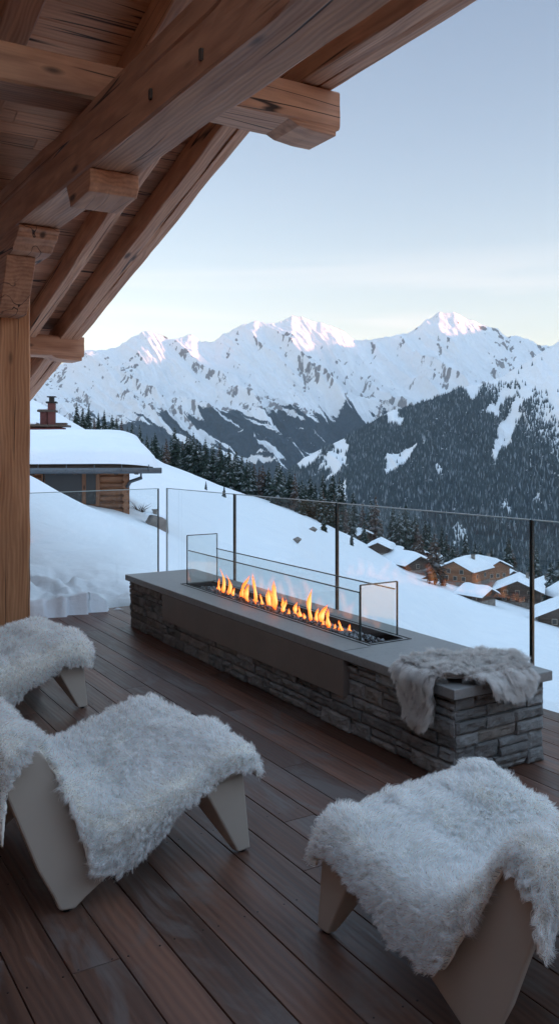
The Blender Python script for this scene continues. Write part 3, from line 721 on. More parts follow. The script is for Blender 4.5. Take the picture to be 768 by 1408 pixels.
# ================================================================ fire table
FX0, FX1, FY0, FY1, FH = 2.609, 3.228, 2.826, 6.695, .4236
ft = empty('fire_table', ((FX0+FX1)/2, (FY0+FY1)/2, 0)); tag(ft, 'long stone clad gas fire table with grey slab top and burning trough', 'fire table')
m, nt, b = mat('slab_stone'); k = N(nt); tc = k.n('ShaderNodeTexCoord')
f = k.noise(tc.outputs['Object'], 3.2, 7, .62, .4); f2 = k.noise(tc.outputs['Object'], 60, 3, .6)
cc = k.ramp(f, [(.3, (.20, .205, .205)), (.7, (.29, .29, .285))])
k.l(k.mix(k.ramp(f2, [(.35, .25), (.45, 0.0)]), cc, (.09, .09, .09)), b.inputs['Base Color'])
k.l(k.ramp(f, [(.3, .36), (.7, .55)]), b.inputs['Roughness']); k.bump(f2, .12, .002, b); M['slab'] = m
m, nt, b = mat('ledge_stone'); k = N(nt); tc = k.n('ShaderNodeTexCoord'); gc = k.attr('gc', 'Vector'); rn = k.attr('rnd')
f = k.noise(gc, 14, 7, .68, .3); f2 = k.noise(k.mp(gc, (30, 30, 110)), 1.0, 4, .6)
c = k.ramp(rn, [(0, (.15, .147, .143)), (.4, (.22, .22, .215)), (.75, (.29, .29, .285)), (1, (.26, .235, .21))])
c = k.mix(k.ramp(f, [(.35, .5), (.6, 0.0)]), c, (.075, .075, .077)); c = k.mix(k.ramp(f, [(.6, 0.0), (.78, .45)]), c, (.33, .33, .33))
k.l(c, b.inputs['Base Color']); b.inputs['Roughness'].default_value = .85; b.inputs['Specular IOR Level'].default_value = .25
k.bump(k.math('ADD', f, k.math('MULTIPLY', f2, .35)), .8, .014, b); M['ledge'] = m
def ledge(mb, o, ex, en, length, height, seed, hole=None):
    # rows of split stones on the face starting at o, running along ex, facing en
    rs = random.Random(seed); z = 0.0; o = Vector(o); ex = Vector(ex); en = Vector(en)
    rows = []
    while z < height-.001:
        h = rs.choice([.038, .048, .058, .07, .08]); h = height-z if height-z-h < .028 else h
        rows.append((z, h)); z += h
    for ri, (z, h) in enumerate(rows):
        x = 0.0-rs.uniform(0, .02) if ri % 2 else 0.0
        x = 0.0
        while x < length-.001:
            L = rs.uniform(.09, .34) if h < .06 else rs.uniform(.07, .26); L = length-x if length-x-L < .06 else L
            if hole and x < hole[1]-.001 and x+L > hole[0]+.001 and z+h > hole[2]+.012:
                if x < hole[0]-.02: L = hole[0]-x
                else:
                    x = hole[1]; continue
            parts = [(z, h)]
            if h > .063 and rs.random() < .4: s_ = rs.uniform(.4, .6)*h; parts = [(z, s_), (z+s_, h-s_)]
            for (z1, h1) in parts:
                dep = rs.uniform(.002, .022); g = .0016; nu = max(3, int(L/.014)); nv = max(3, int(h1/.011))
                vs = []; so = rs.uniform(0, 90); tilt = rs.uniform(-.008, .008)
                for a in range(nu+1):
                    for bq in range(nv+1):
                        u = a/nu; v = bq/nv
                        e = min(u*nu, (1-u)*nu, v*nv, (1-v)*nv)
                        rough = float(fbm((x+u*L)*26+so, (z1+v*h1)*34, 3))*.010
                        q = dep+tilt*(v-.5)+(rough if e >= 1 else (-.007+rough*.6 if e < .5 else 0))
                        ju = float(vnoise(so+v*4, so))*.003 if a in (0, nu) else 0
                        jv = float(vnoise(so+u*6, so+9))*.0025 if bq in (0, nv) else 0
                        px2 = x+g+u*(L-2*g)+(-ju if a == nu else abs(ju)*(a == 0)); pz = z1+g+v*(h1-2*g)-abs(jv)*(bq == nv)+abs(jv)*(bq == 0)
                        vs.append(o+ex*px2+en*q+Vector((0, 0, pz)))
                W1 = nv+1
                fs = [(a*W1+bq, (a+1)*W1+bq, (a+1)*W1+bq+1, a*W1+bq+1) for a in range(nu) for bq in range(nv)]
                # side skirts going back into the wall
                rim = [a*W1 for a in range(nu+1)]+[nu*W1+bq for bq in range(1, nv+1)]+[a*W1+nv for a in range(nu-1, -1, -1)]+[bq for bq in range(nv-1, 0, -1)]
                n0 = len(vs); vs += [vs[i]-en*(.03+dep) for i in rim]; nr = len(rim)
                fs += [(rim[i], n0+i, n0+(i+1) % nr, rim[(i+1) % nr]) for i in range(nr)]
                mb.add(vs, fs, [tuple(v) for v in vs], rs.random())
            x += L
ov = .035; sx0, sx1, sy0, sy1 = FX0+ov, FX1-ov, FY0+ov, FY1-ov; SH = FH-.046
mb = MB(); 
mb.box((sx0+.012, sy0+.012, 0), (sx1-.012, sy1-.012, SH-.13))
ledge(mb, (sx0, sy1, 0), (0, -1, 0), (-1, 0, 0), sy1-sy0, SH, 5, hole=(sy1-5.95, sy1-3.654, .185))
ledge(mb, (sx0, sy0, 0), (1, 0, 0), (0, -1, 0), sx1-sx0, SH, 9)
ledge(mb, (sx0, sy1, 0), (1, 0, 0), (0, 1, 0), sx1-sx0, SH, 13)
ledge(mb, (sx1, sy0, 0), (0, 1, 0), (1, 0, 0), sy1-sy0, SH, 17)
into(mb.build('stone_wall', M['ledge'], fix=False), ft)
mb = MB()   # core of the wall round the trough, up to the slab
mb.box((sx0+.012, sy0+.012, SH-.13), (2.80, sy1-.012, SH)); mb.box((3.09, sy0+.012, SH-.13), (sx1-.012, sy1-.012, SH))
mb.box((2.80, sy0+.012, SH-.13), (3.09, 3.66, SH)); mb.box((2.80, 6.05, SH-.13), (3.09, sy1-.012, SH))
into(mb.build('core', M['black']), ft)
HX0, HX1, HY0, HY1 = 2.825, 3.055, 3.715, 5.99
def ring_slab(mb, X0, X1, Y0, Y1, hx0, hx1, hy0, hy1, z0, z1):
    xs = [X0, hx0, hx1, X1]; ys = [Y0, hy0, hy1, Y1]; vs = [Vector((x, y, z)) for z in (z0, z1) for y in ys for x in xs]
    I = lambda i, j, t: t*16+j*4+i
    fs = []
    for i in range(3):
        for j in range(3):
            if i == 1 and j == 1: continue
            fs.append((I(i, j, 0), I(i, j+1, 0), I(i+1, j+1, 0), I(i+1, j, 0))); fs.append((I(i, j, 1), I(i+1, j, 1), I(i+1, j+1, 1), I(i, j+1, 1)))
    for i in range(3):
        fs += [(I(i, 0, 0), I(i+1, 0, 0), I(i+1, 0, 1), I(i, 0, 1)), (I(i+1, 3, 0), I(i, 3, 0), I(i, 3, 1), I(i+1, 3, 1)),
               (I(0, i+1, 0), I(0, i, 0), I(0, i, 1), I(0, i+1, 1)), (I(3, i, 0), I(3, i+1, 0), I(3, i+1, 1), I(3, i, 1))]
    fs += [(I(1, 1, 0), I(1, 1, 1), I(2, 1, 1), I(2, 1, 0)), (I(2, 2, 0), I(2, 2, 1), I(1, 2, 1), I(1, 2, 0)),
           (I(1, 2, 0), I(1, 2, 1), I(1, 1, 1), I(1, 1, 0)), (I(2, 1, 0), I(2, 1, 1), I(2, 2, 1), I(2, 2, 0))]
    mb.add(vs, fs)
mb = MB(); ring_slab(mb, FX0, FX1, FY0, FY1, HX0, HX1, HY0, HY1, SH, FH)
into(mb.build('slab_top', M['slab'], bevel=.004), ft)
mb = MB(); mb.box((FX0+.004, 3.653, FH+.0002), (HX0-.036, 3.6545, FH+.0012), 0); into(mb.build('slab_joint', M['black']), ft)
mb = MB(); mb.box((FX0+.002, 3.654, .185), (sx0+.014, 5.95, SH-.0015), 1)
M['apron'] = simple('dark_steel_panel', (.19, .155, .135), .55, .0, noise=.12, nsc=4)
into(mb.build('front_panel', M['apron'], bevel=.002), ft)
mb = MB(); ring_slab(mb, HX0-.034, HX1+.034, HY0-.034, HY1+.034, HX0-.026, HX1+.026, HY0-.026, HY1+.026, FH-.01, FH+.003)
ring_slab(mb, HX0+.0005, HX1-.0005, HY0+.0005, HY1-.0005, HX0+.004, HX1-.004, HY0+.004, HY1-.004, FH-.09, FH+.003)
mb.box((HX0, HY0, FH-.13), (HX1, HY1, FH-.10))
into(mb.build('burner_tray', M['black']), ft)
# crushed glass
m, nt, b = mat('fire_glass'); k = N(nt); k.l(k.ramp(k.attr('rnd'), [(0, (.02, .02, .022)), (.6, (.09, .09, .10)), (1, (.32, .33, .36))]), b.inputs['Base Color'])
b.inputs['Roughness'].default_value = .12; b.inputs['Specular IOR Level'].default_value = .8; M['fglass'] = m
mb = MB(); rg = random.Random(8)
ico = [Vector(v).normalized() for v in ((0, 0, 1), (.9, 0, .3), (.2, .9, .2), (-.8, .5, .3), (-.6, -.7, .2), (.3, -.9, .3), (.6, .4, -.7), (-.5, .4, -.8), (0, -.5, -.8))]
bmh = bmesh.new()
for v in ico: bmh.verts.new(v)
bmesh.ops.convex_hull(bmh, input=bmh.verts); bmh.verts.ensure_lookup_table(); bmh.verts.index_update()
hv = [v.co.copy() for v in bmh.verts]; hf = [tuple(v.index for v in f.verts) for f in bmh.faces]; bmh.free()
for i in range(2600):
    s_ = rg.uniform(.007, .0135); q = Quaternion((rg.uniform(-1, 1), rg.uniform(-1, 1), rg.uniform(-1, 1), rg.uniform(-1, 1))).normalized()
    yy = rg.uniform(HY0+.02, HY1-.02); xx = rg.uniform(HX0+.012, HX1-.012)
    zc = FH-.046+.028*max(0, 1-abs((xx-2.94)/.10)**2)*min(1, (yy-HY0-.02)/.1, (HY1-yy)/.1)*1.0+rg.uniform(-.008, .004)
    mb.add([q @ (v*s_*Vector((1, rg.uniform(.6, 1), rg.uniform(.6, 1))).length*.7)+Vector((xx, yy, zc)) for v in hv], hf, None, rg.random())
mb.box((HX0+.005, HY0+.005, FH-.1), (HX1-.005, HY1-.005, FH-.052), 0, .1)
o = into(mb.build('crushed_glass', M['fglass']), ft); o['kind'] = 'stuff'
# ---- flames
m = bpy.data.materials.new('flame'); m.use_nodes = True; nt = m.node_tree; nt.nodes.clear(); k = N(nt)
out = k.n('ShaderNodeOutputMaterial'); em = k.n('ShaderNodeEmission'); tr = k.n('ShaderNodeBsdfTransparent'); mx = k.n('ShaderNodeMixShader')
hh_ = k.attr('rnd'); lw = k.n('ShaderNodeLayerWeight'); lw.inputs['Blend'].default_value = .5
face = k.math('SUBTRACT', 1.0, lw.outputs['Facing'])
heat = k.math('MULTIPLY', face, k.ramp(hh_, [(0, .35), (.18, .8), (.45, 1.0), (.8, .75), (1, .35)]))
k.l(k.ramp(heat, [(.05, (.9, .06, .004)), (.35, (1, .13, .012)), (.62, (1, .24, .035)), (.9, (1, .42, .14))]), em.inputs['Color'])
em.inputs['Strength'].default_value = FLAME
al = k.math('MULTIPLY', k.ramp(face, [(.05, 0.0), (.45, .75), (.8, .97)]), k.ramp(hh_, [(0, .25), (.12, .9), (.7, .95), (1, .25)]))
k.l(al, mx.inputs[0]); k.l(tr.outputs[0], mx.inputs[1]); k.l(em.outputs[0], mx.inputs[2]); k.l(mx.outputs[0], out.inputs[0]); M['flame'] = m
def flame(y, x, h, wd, seed, lean=0, z0=FH-.030):
    rs = random.Random(seed); mb = MB(); nl = 26; nr = 16; vs = []; hs = []
    p1, p2 = rs.uniform(0, 6), rs.uniform(0, 6); tw = rs.uniform(-.6, .6); cur = rs.uniform(.12, .3)*rs.choice((-1, 1))
    for i in range(nl+1):
        t = i/nl
        r = wd*.5*((t+.06)/.30 if t < .24 else 1)**.6*(1-max(0, (t-.24)/.76)**1.25)**.85+.0006
        r *= 1+.26*math.sin(t*7+p1)+.16*math.sin(t*13+p2)
        cy_ = h*(cur*math.sin(t*3.6+p2*.3)*t+lean*t*t); cx_ = h*.06*math.sin(t*5+p1)*t
        for j in range(nr):
            a = 2*math.pi*j/nr; aa = a+tw*t
            vs.append((x+cx_+r*.42*math.sin(a), y+cy_+r*math.cos(a)*(1+.12*math.sin(3*a+p1+t*5)), z0+h*t)); hs.append(t)
    fs = [(i*nr+j, i*nr+(j+1) % nr, (i+1)*nr+(j+1) % nr, (i+1)*nr+j) for i in range(nl) for j in range(nr)]
    o = mb.add(vs, fs, None, 0, True); mb.rn = hs
    return into(mb.build('flame', M['flame']), ft)
def yat(px):                               # trough position seen in direction px
    r_ = bear(px); X = 2.94; return X*(CA-r_*SA)/(SA+r_*CA)
fl = [(299, .085, .055, 0), (305, .05, .04, 0), (308, .15, .055, .1), (316, .125, .065, -.05), (322, .06, .05, 0), (330, .145, .075, -.3), (336, .08, .05, .1), (343, .105, .08, .1), (350, .06, .06, 0), (354, .165, .06, 0), (361, .07, .05, 0), (367, .11, .075, .15), (373, .10, .06, 0),
      (378, .155, .10, -.12), (385, .075, .065, 0), (392, .085, .055, 0), (398, .04, .04, 0), (404, .075, .06, .1), (411, .065, .055, -.2), (420, .04, .04, 0), (429, .165, .065, .12), (434, .08, .05, 0), (440, .105, .08, -.08), (447, .04, .04, 0), (455, .095, .065, .22), (462, .035, .035, 0), (469, .055, .055, 0), (477, .045, .05, 0)]
for i, (px, h, wd, ln) in enumerate(fl): flame(yat(px)+.0, 2.94+random.uniform(-.02, .02), h*1.28, wd*.74, i*7+1, ln)
# ================================================================ glass
m = bpy.data.materials.new('clear_glass'); m.use_nodes = True; nt = m.node_tree; nt.nodes.clear(); k = N(nt)
out = k.n('ShaderNodeOutputMaterial'); tr = k.n('ShaderNodeBsdfTransparent'); tr.inputs[0].default_value = (.955, .972, .968, 1)
gl = k.n('ShaderNodeBsdfGlossy'); gl.inputs['Roughness'].default_value = .0; gl.inputs[0].default_value = (1, 1, 1, 1)
lwg = k.n('ShaderNodeLayerWeight'); lwg.inputs['Blend'].default_value = .5; mx = k.n('ShaderNodeMixShader')
frs = k.math('ADD', k.math('MULTIPLY', k.math('POWER', lwg.outputs['Facing'], 5.0), .9), .035)
k.l(frs, mx.inputs[0]); k.l(tr.outputs[0], mx.inputs[1]); k.l(gl.outputs[0], mx.inputs[2]); k.l(mx.outputs[0], out.inputs[0]); M['glass'] = m
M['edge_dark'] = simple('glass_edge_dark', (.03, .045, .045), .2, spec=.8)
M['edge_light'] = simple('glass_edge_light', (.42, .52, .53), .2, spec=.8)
def pane(name, P0, P1, z0, z1, parent, th=.012, le=None, re=None, te='edge_light', ew=.006):
    # sheet between two ground points with its polished edges as strips
    P0 = Vector(P0); P1 = Vector(P1); ax = (P1-P0).normalized(); nn = Vector((ax.y, -ax.x, 0))
    mb = MB(); vs = [p+nn*s*th/2+Vector((0, 0, z)) for z in (z0, z1) for s in (-1, 1) for p in (P0, P1)]
    mb.add(vs, [(0, 1, 5, 4), (3, 2, 6, 7)])
    o = mb.build(name, M['glass'], fix=False); into(o, parent) if parent else None
    def strip(a, b, zz0, zz1, mt, nm):
        q = MB(); vs = [p+nn*s*(th/2+.0006)+Vector((0, 0, z)) for z in (zz0, zz1) for s in (-1, 1) for p in (a, b)]
        q.add(vs, [(0, 1, 5, 4), (3, 2, 6, 7), (0, 4, 6, 2), (1, 3, 7, 5), (4, 5, 7, 6), (0, 2, 3, 1)])
        s_ = q.build(nm, M[mt])
        s_.data.transform(o.matrix_basis.inverted()); 
        if parent: s_.data.transform((Matrix.Translation(parent.location) @ parent.rotation_euler.to_matrix().to_4x4()).inverted())
        s_.parent = o
    if le: strip(P0-ax*.0005, P0+ax*ew, z0, z1, le, 'edge')
    if re: strip(P1-ax*ew, P1+ax*.0005, z0, z1, re, 'edge')
    if te: strip(P0+ax*(ew if le else 0), P1-ax*(ew if re else 0), z1-.004, z1+.002, te, 'top_edge')
    return o
def railY(px, X=4.08):
    a = ANG+R(5.06); r_ = bear(px); c_, s_ = math.cos(a), math.sin(a); return X*(c_-r_*s_)/(s_+r_*c_)
gr = empty('glass_railing', rail(4.08, 4.5, 0), R(5.06)); tag(gr, 'frameless glass railing running behind the fire table', 'railing')
ys = [railY(q) for q in (229, 322.5, 463, 730.5)]
ys = ys+[ys[3]-(ys[2]-ys[3]), ys[3]-2*(ys[2]-ys[3])]
for a, b in zip(ys[:-1], ys[1:]):
    pane('glass_panel', rail(4.08, a-.006), rail(4.08, b+.006), -.12, 1.0598, gr, .016, 'edge_dark' if a != ys[0] else 'edge_light', 'edge_dark', ew=.0045)
mb = MB(); p0 = rail(4.02, ys[0]-.03); 
mb.prism([(0, 0), (.035, 0), (.035, .16), (0, .16)], rail(4.105, ys[0], -.2), e1, (0, 0, 1), -e2, ys[0]-ys[-1]); into(mb.build('base_channel', M['black']), gr)
for yy in ys[1:-1]:
    mb = MB(); mb.prism([(-.0045, -.003), (.0045, -.003), (.0045, .003), (-.0045, .003)], rail(4.08, yy, -.1), e1, e2, (0, 0, 1), 1.158); into(mb.build('joint_seal', M['black']), gr)
gs = empty('glass_railing', rail(1.5, 7.30, 0), R(5.06)); tag(gs, 'short glass railing facing the snow bank beside the timber post', 'railing')
XC = 4.02
xs = [XC-.05, XC-2.45, XC-4.85]
for a, b in zip(xs[:-1], xs[1:]):
    pane('glass_panel', rail(b+.006, 7.30), rail(a-.006, 7.30), -.12, 1.063, gs, .016, 'edge_light', 'edge_dark', ew=.008)
mb = MB(); mb.prism([(0, 0), (.035, 0), (.035, .16), (0, .16)], rail(XC-.05, 7.265, -.2), e2, (0, 0, 1), -e1, 4.8); into(mb.build('base_channel', M['black']), gs)
# ---- wind guard round the flames
gw = empty('glass_wind_guard', (2.94, 4.85, FH)); tag(gw, 'four sided clear glass wind guard standing around the flames', 'wind guard')
GX0, GX1, GY0, GY1 = 2.812, 3.07, 3.78, 5.955
zf = FH+.004
pane('end_pane', (GX0, GY1, 0), (GX1, GY1, 0), zf, FH+.375, gw, .009, 'edge_dark', 'edge_light', 'edge_dark', .0055)
pane('end_pane', (GX0, GY0, 0), (GX1, GY0, 0), zf, FH+.305, gw, .009, 'edge_dark', 'edge_dark', 'edge_dark', .0055)
pane('side_pane', (GX0+.011, GY1-.012, 0), (GX0+.011, GY0+.012, 0), zf, FH+.262, gw, .009, None, 'edge_dark', 'edge_dark', .005)
pane('side_pane', (GX1-.011, GY1-.012, 0), (GX1-.011, GY0+.012, 0), zf, FH+.262, gw, .009, None, None, 'edge_dark', .005)
# ================================================================ timber
XA, XB = 1.655, 1.953
def part(mb, name, m, bev=0): return mb.build(name, M[m], bevel=bev)
tb = empty('timber_tie_beam', (1.8, 3, 3.077)); tag(tb, 'huge hewn larch beam running diagonally under the roof above the terrace', 'beam')
mb = MB(); mb.beam(((XA+XB)/2, -1.5, (3.077+3.325)/2), ((XA+XB)/2, 7.6, (3.077+3.325)/2), XB-XA, .248, .55, 90, .006); into(mb.build('lower_timber', M['beam']), tb)
mb = MB(); mb.beam(((XA+XB)/2+.006, -1.5, 3.395), ((XA+XB)/2+.004, 7.6, 3.395), XB-XA-.014, .136, .3, 90, .006, r=.016); into(mb.build('upper_timber', M['beam']), tb)
for yy in (1.75, 2.2, 2.45, 2.9, 3.35, 3.9):
    mb = MB(); mb.beam((XA-.012, yy, 3.2+.04*math.sin(yy*9)), (XA+.03, yy, 3.2+.04*math.sin(yy*9)), .026, .05, .1, 4, .001, r=.004); into(mb.build('peg', M['dark_wood']), tb)
# post
po = MB(); po.beam(((1.64+1.953)/2, 7.104+.15, 0), ((1.64+1.953)/2, 7.104+.15, 2.99), .313, .30, .6, 60, .006, up=(0, 1, 0), r=.014)
o = po.build('timber_post', M['post'], loc=(1.8, 7.25, 0)); tag(o, 'thick hewn larch post at the left edge of the terrace', 'post')
# corbel above the post with stepped profile, brace below
def profile_block(name, prof, x0, x1, m='beam', bev=.006, rnd=None):
    mb = MB(); mb.prism(prof, (x0, 0, 0), (0, 1, 0), (0, 0, 1), (1, 0, 0), x1-x0, rnd)
    return mb.build(name, M[m], bevel=bev)
cb_ = empty('corbel_bracket', (1.8, 6.9, 3.0)); tag(cb_, 'stepped corbel and curved brace carrying the big beam on the post', 'bracket')
into(profile_block('corbel', [(6.30, 3.071), (6.30, 3.045), (6.34, 3.03), (6.36, 2.995), (6.44, 2.965), (6.50, 2.925), (6.60, 2.915), (7.6, 2.915), (7.6, 3.071)], XA-.004, XB-.003), cb_)
into(profile_block('brace', [(6.62, 2.911), (6.70, 2.75), (6.80, 2.60), (6.88, 2.50), (7.098, 2.50), (7.098, 2.911)], XA-.01, XB-.09, rnd=.4), cb_)
o = profile_block('corbel_block', [(4.80, 3.073), (4.80, 2.99), (4.83, 2.945), (5.16, 2.925), (5.17, 2.96), (5.21, 3.02), (5.24, 3.073)], XA+.004, XB+.005, rnd=.8)
tag(o, 'short notched timber block under the middle of the big beam', 'corbel')
# cross joist on the left of the beam, purlins
o = MB().beam((-2.6, 4.995, 3.60), (1.945, 4.995, 3.60), .29, .225, .5, 50, .005).build('cross_joist', M['beam'], loc=(0, 4.995, 3.6)); tag(o, 'dark cross joist meeting the big beam from the left', 'beam')
def purlin(y0, y1, z0, z1, x0, x1, label, chamf=True):
    mb = MB(); mb.beam((x0, (y0+y1)/2, (z0+z1)/2), (x1, (y0+y1)/2, (z0+z1)/2), y1-y0, z1-z0, .75, 50, .006, r=.014)
    e = empty('purlin', (x1-1, (y0+y1)/2, z0)); tag(e, label, 'beam'); into(mb.build('timber', M['beam']), e)
    if chamf:
        mb = MB(); mb.prism([(x1-.30, z0-.03), (x1-.16, z0-.045), (x1-.02, z0-.045), (x1-.02, z0+.004), (x1-.38, z0+.004)], (0, y0+.012, 0), (1, 0, 0), (0, 0, 1), (0, 1, 0), y1-y0-.024, .7)
        into(mb.build('end_cap', M['beam'], bevel=.008), e)
    return e
purlin(4.57, 4.91, 3.515, 3.757, 1.93, 3.24, 'blunt ended roof beam jutting into the sky beside the big beam')
purlin(9.57, 9.93, 2.47, 2.69, -2.5, 3.24, 'chamfered roof beam end sticking out behind the post')
purlin(2.62, 3.0, 3.66, 3.92, 1.96, 3.24, 'roof beam end at the top frame edge in front of the sky', False)
# rafters
SL = math.atan(.298)
def raf_z(y): return 1.5+4.007-.298*y
def rafter(x0, x1, ya, yb, hgt, label, rnd, m='beam', group=None):
    def c(y): return Vector(((x0+x1)/2, y, raf_z(y)+hgt/2/math.cos(SL)))
    mb = MB(); mb.beam(c(ya), c(yb), x1-x0, hgt, rnd, 70, .005, r=.009)
    o = mb.build('rafter', M[m], loc=c(yb)); tag(o, label, 'rafter', group); return o
YE, YT = 11.9, 2.6
vr = empty('verge_rafter', (3.07, 9, raf_z(9))); tag(vr, 'outermost double rafter along the open edge of the roof', 'rafter')
for xa, xb, rn_ in ((2.96, 3.083, .6), (3.089, 3.19, .75)):
    def c(y): return Vector(((xa+xb)/2, y, raf_z(y)+.11/math.cos(SL)))
    mb = MB(); mb.beam(c(4.4), c(YE), xb-xa, .22, rn_, 70, .005, r=.008); into(mb.build('timber', M['beam']), vr)
rafter(2.57, 2.685, YT, YE, .24, 'narrow rafter between the outer roof edge and the big beam', .7)
rafter(2.13, 2.25, YT, YE, .24, 'rafter directly right of the timber post under the roof boards', .5)
for i, (x, lab) in enumerate(((1.25, 'dark rafter just left of the big beam'), (.62, 'second dark rafter left of the big beam'), (0.0, 'third dark rafter left of the big beam'), (-.7, 'rafter above the left end of the cross joist'), (-1.4, 'dim rafter by the house wall in the roof corner'))):
    rafter(x, x+.2, YT, YE, .26, lab, .3+.1*i)
# upper level plate beyond the purlin
vp = empty('verge_plate', (3.07, 3.8, 3.76)); tag(vp, 'level double timber plate along the upper roof edge against the sky', 'beam')
for xa, xb, rn_ in ((2.96, 3.083, .55), (3.089, 3.19, .8)):
    mb = MB(); mb.beam(((xa+xb)/2, 2.3, 3.762+.13), ((xa+xb)/2, 4.95, 3.762+.13), xb-xa, .25, rn_, 30, .005, r=.008); into(mb.build('timber', M['beam']), vp)
# roof boards
mb = MB(); y = YT; rs = random.Random(2)
while y < YE+.2:
    wv = rs.uniform(.13, .17); yb = y+wv-.004
    xj = rs.uniform(-1, 2)
    for xa, xb in ((-2.8, xj), (xj+.003, 3.205)):
        h0 = .245/math.cos(SL)
        vs = [Vector((x, yy, raf_z(yy)+dz)) for dz in (h0, h0+.03) for yy in (y, yb) for x in (xa, xb)]
        mb.add(vs, [(0, 2, 3, 1), (4, 5, 7, 6), (0, 1, 5, 4), (2, 6, 7, 3), (0, 4, 6, 2), (1, 3, 7, 5)], [(v.x, v.y, v.z) for v in vs], rs.random())
    y += wv
rf_ = empty('porch_roof', (0, 6, raf_z(6))); tag(rf_, 'sloping porch roof of larch boards over the terrace', 'roof')
into(mb.build('roof_boards', M['board'], bevel=.003), rf_)
mb = MB(); h1 = .28/math.cos(SL)
vs = [Vector((x, yy, raf_z(yy)+dz)) for dz in (h1, h1+.1) for yy in (YT, YE+.25) for x in (-2.9, 3.22)]
mb.add(vs, [(0, 2, 3, 1), (4, 5, 7, 6), (0, 1, 5, 4), (2, 6, 7, 3), (0, 4, 6, 2), (1, 3, 7, 5)])
into(mb.build('roof_covering', M['dark_wood']), rf_)
# unseen house walls behind and left of the terrace, added to block light
mb = MB()
for i in range(20): mb.box((-2.75, -3, i*.24), (-2.6, 9.5, i*.24+.236), 1)
for i in range(13): mb.box((-2.6, -3.1, i*.24), (4.2, -2.95, i*.24+.236), 0)
hw_ = empty('house_wall', (-2.7, 0, 0)); tag(hw_, 'unseen timber house wall behind and left of the terrace, added to block light', 'wall'); into(mb.build('planking', M['board'], bevel=.01), hw_)
# ================================================================ lounge chairs
SIDE = [(-.028, .012), (.022, .004), (.06, .03), (.387, .215), (.50, .262), (.66, .268), (.705, .30), (.70, .345), (.655, .368), (.56, .352), (.42, .315), (.26, .278), (.14, .285), (.06, .335), (-.019, .437), (-.084, .522), (-.125, .568), (-.17, .585), (-.205, .565), (-.222, .52), (-.214, .455), (-.10, .16), (-.048, .06)]
HWD = .36
def make_chair(origin, rz, label, group):
    e = empty('lounge_chair', origin, rz); tag(e, label, 'chair', group)
    for s in (-1, 1):
        mb = MB(); t = .026
        mb.prism(SIDE, (0, s*HWD-(t if s > 0 else 0), 0), (1, 0, 0), (0, 0, 1), (0, 1, 0), t)
        mb.build('side_panel', M['plastic'], e, .007)
        mb = MB(); y1 = s*HWD; y0 = s*(HWD-.115); yb = s*(HWD-.035)
        vs = [(.505, y1, .275), (.675, y1, .30), (.69, y0, .30), (.475, y0, .262), (.652, y1, .006), (.708, y1, .006), (.706, yb, .006), (.648, yb, .006)]
        mb.add(vs, [(0, 1, 2, 3), (4, 7, 6, 5), (0, 4, 5, 1), (1, 5, 6, 2), (2, 6, 7, 3), (3, 7, 4, 0)])
        mb.build('leg', M['plastic'], e, .007)
        for fx in (0.0, .678):
            mb = MB(); mb.tube([(fx, s*(HWD-.016), 0), (fx, s*(HWD-.016), .012)], .012, 12); mb.build('glide', M['black'], e)
    prof = [(.700, .30), (.694, .345), (.655, .36), (.56, .344), (.42, .307), (.26, .270), (.14, .277), (.06, .327), (-.019, .43), (-.084, .515), (-.125, .56), (-.17, .576), (-.20, .557), (-.213, .515), (-.205, .45), (-.13, .27)]
    ns = 12; V = np.zeros((len(prof), ns+1, 3))
    for i, (f, z) in enumerate(prof):
        for j in range(ns+1):
            q = j/ns*2-1; sag = .012*(1-q*q)
            V[i, j] = (f+(.05*(1-q*q) if i == len(prof)-1 else 0), q*(HWD-.026), z-sag+(.06*(1-q*q) if i == len(prof)-1 else 0))
    o = grid_mesh('seat_shell', V, M['plastic']); o.parent = e
    sm = o.modifiers.new('s', 'SUBSURF'); sm.levels = 1; sm.render_levels = 1
    md = o.modifiers.new('t', 'SOLIDIFY'); md.thickness = .016; md.offset = -1
    return e
def fr_(Rr, Ff, side):                     # near-side feet on the deck -> origin and turn
    Rr = Vector((*Rr, 0)); Ff = Vector((*Ff, 0)); e = (Ff-Rr).normalized(); n = Vector((-e.y, e.x, 0))
    return Rr+n*(HWD if side < 0 else -HWD), math.atan2(e.y, e.x)
GC = 'cream moulded lounge chairs with sheepskins'
oB, aB = fr_((.868, 2.713), (1.541, 2.78), -1)
oA, aA = fr_((.93, 4.69), (1.60, 4.755), -1)
oC, aC = fr_((1.512, 1.568), (1.478, 2.142), 1)
chB = make_chair(oB, aB, 'cream moulded lounge chair in the middle facing the fire table', GC)
chA = copy_tree(chB); chA.location = oA; chA.rotation_euler = (0, 0, aA); chA['label'] = 'cream lounge chair farthest back beside the timber post'
chC = copy_tree(chB); chC.location = oC; chC.rotation_euler = (0, 0, aC); chC['label'] = 'cream lounge chair nearest the camera at the right edge'; chC.scale = (.93, .95, .97)
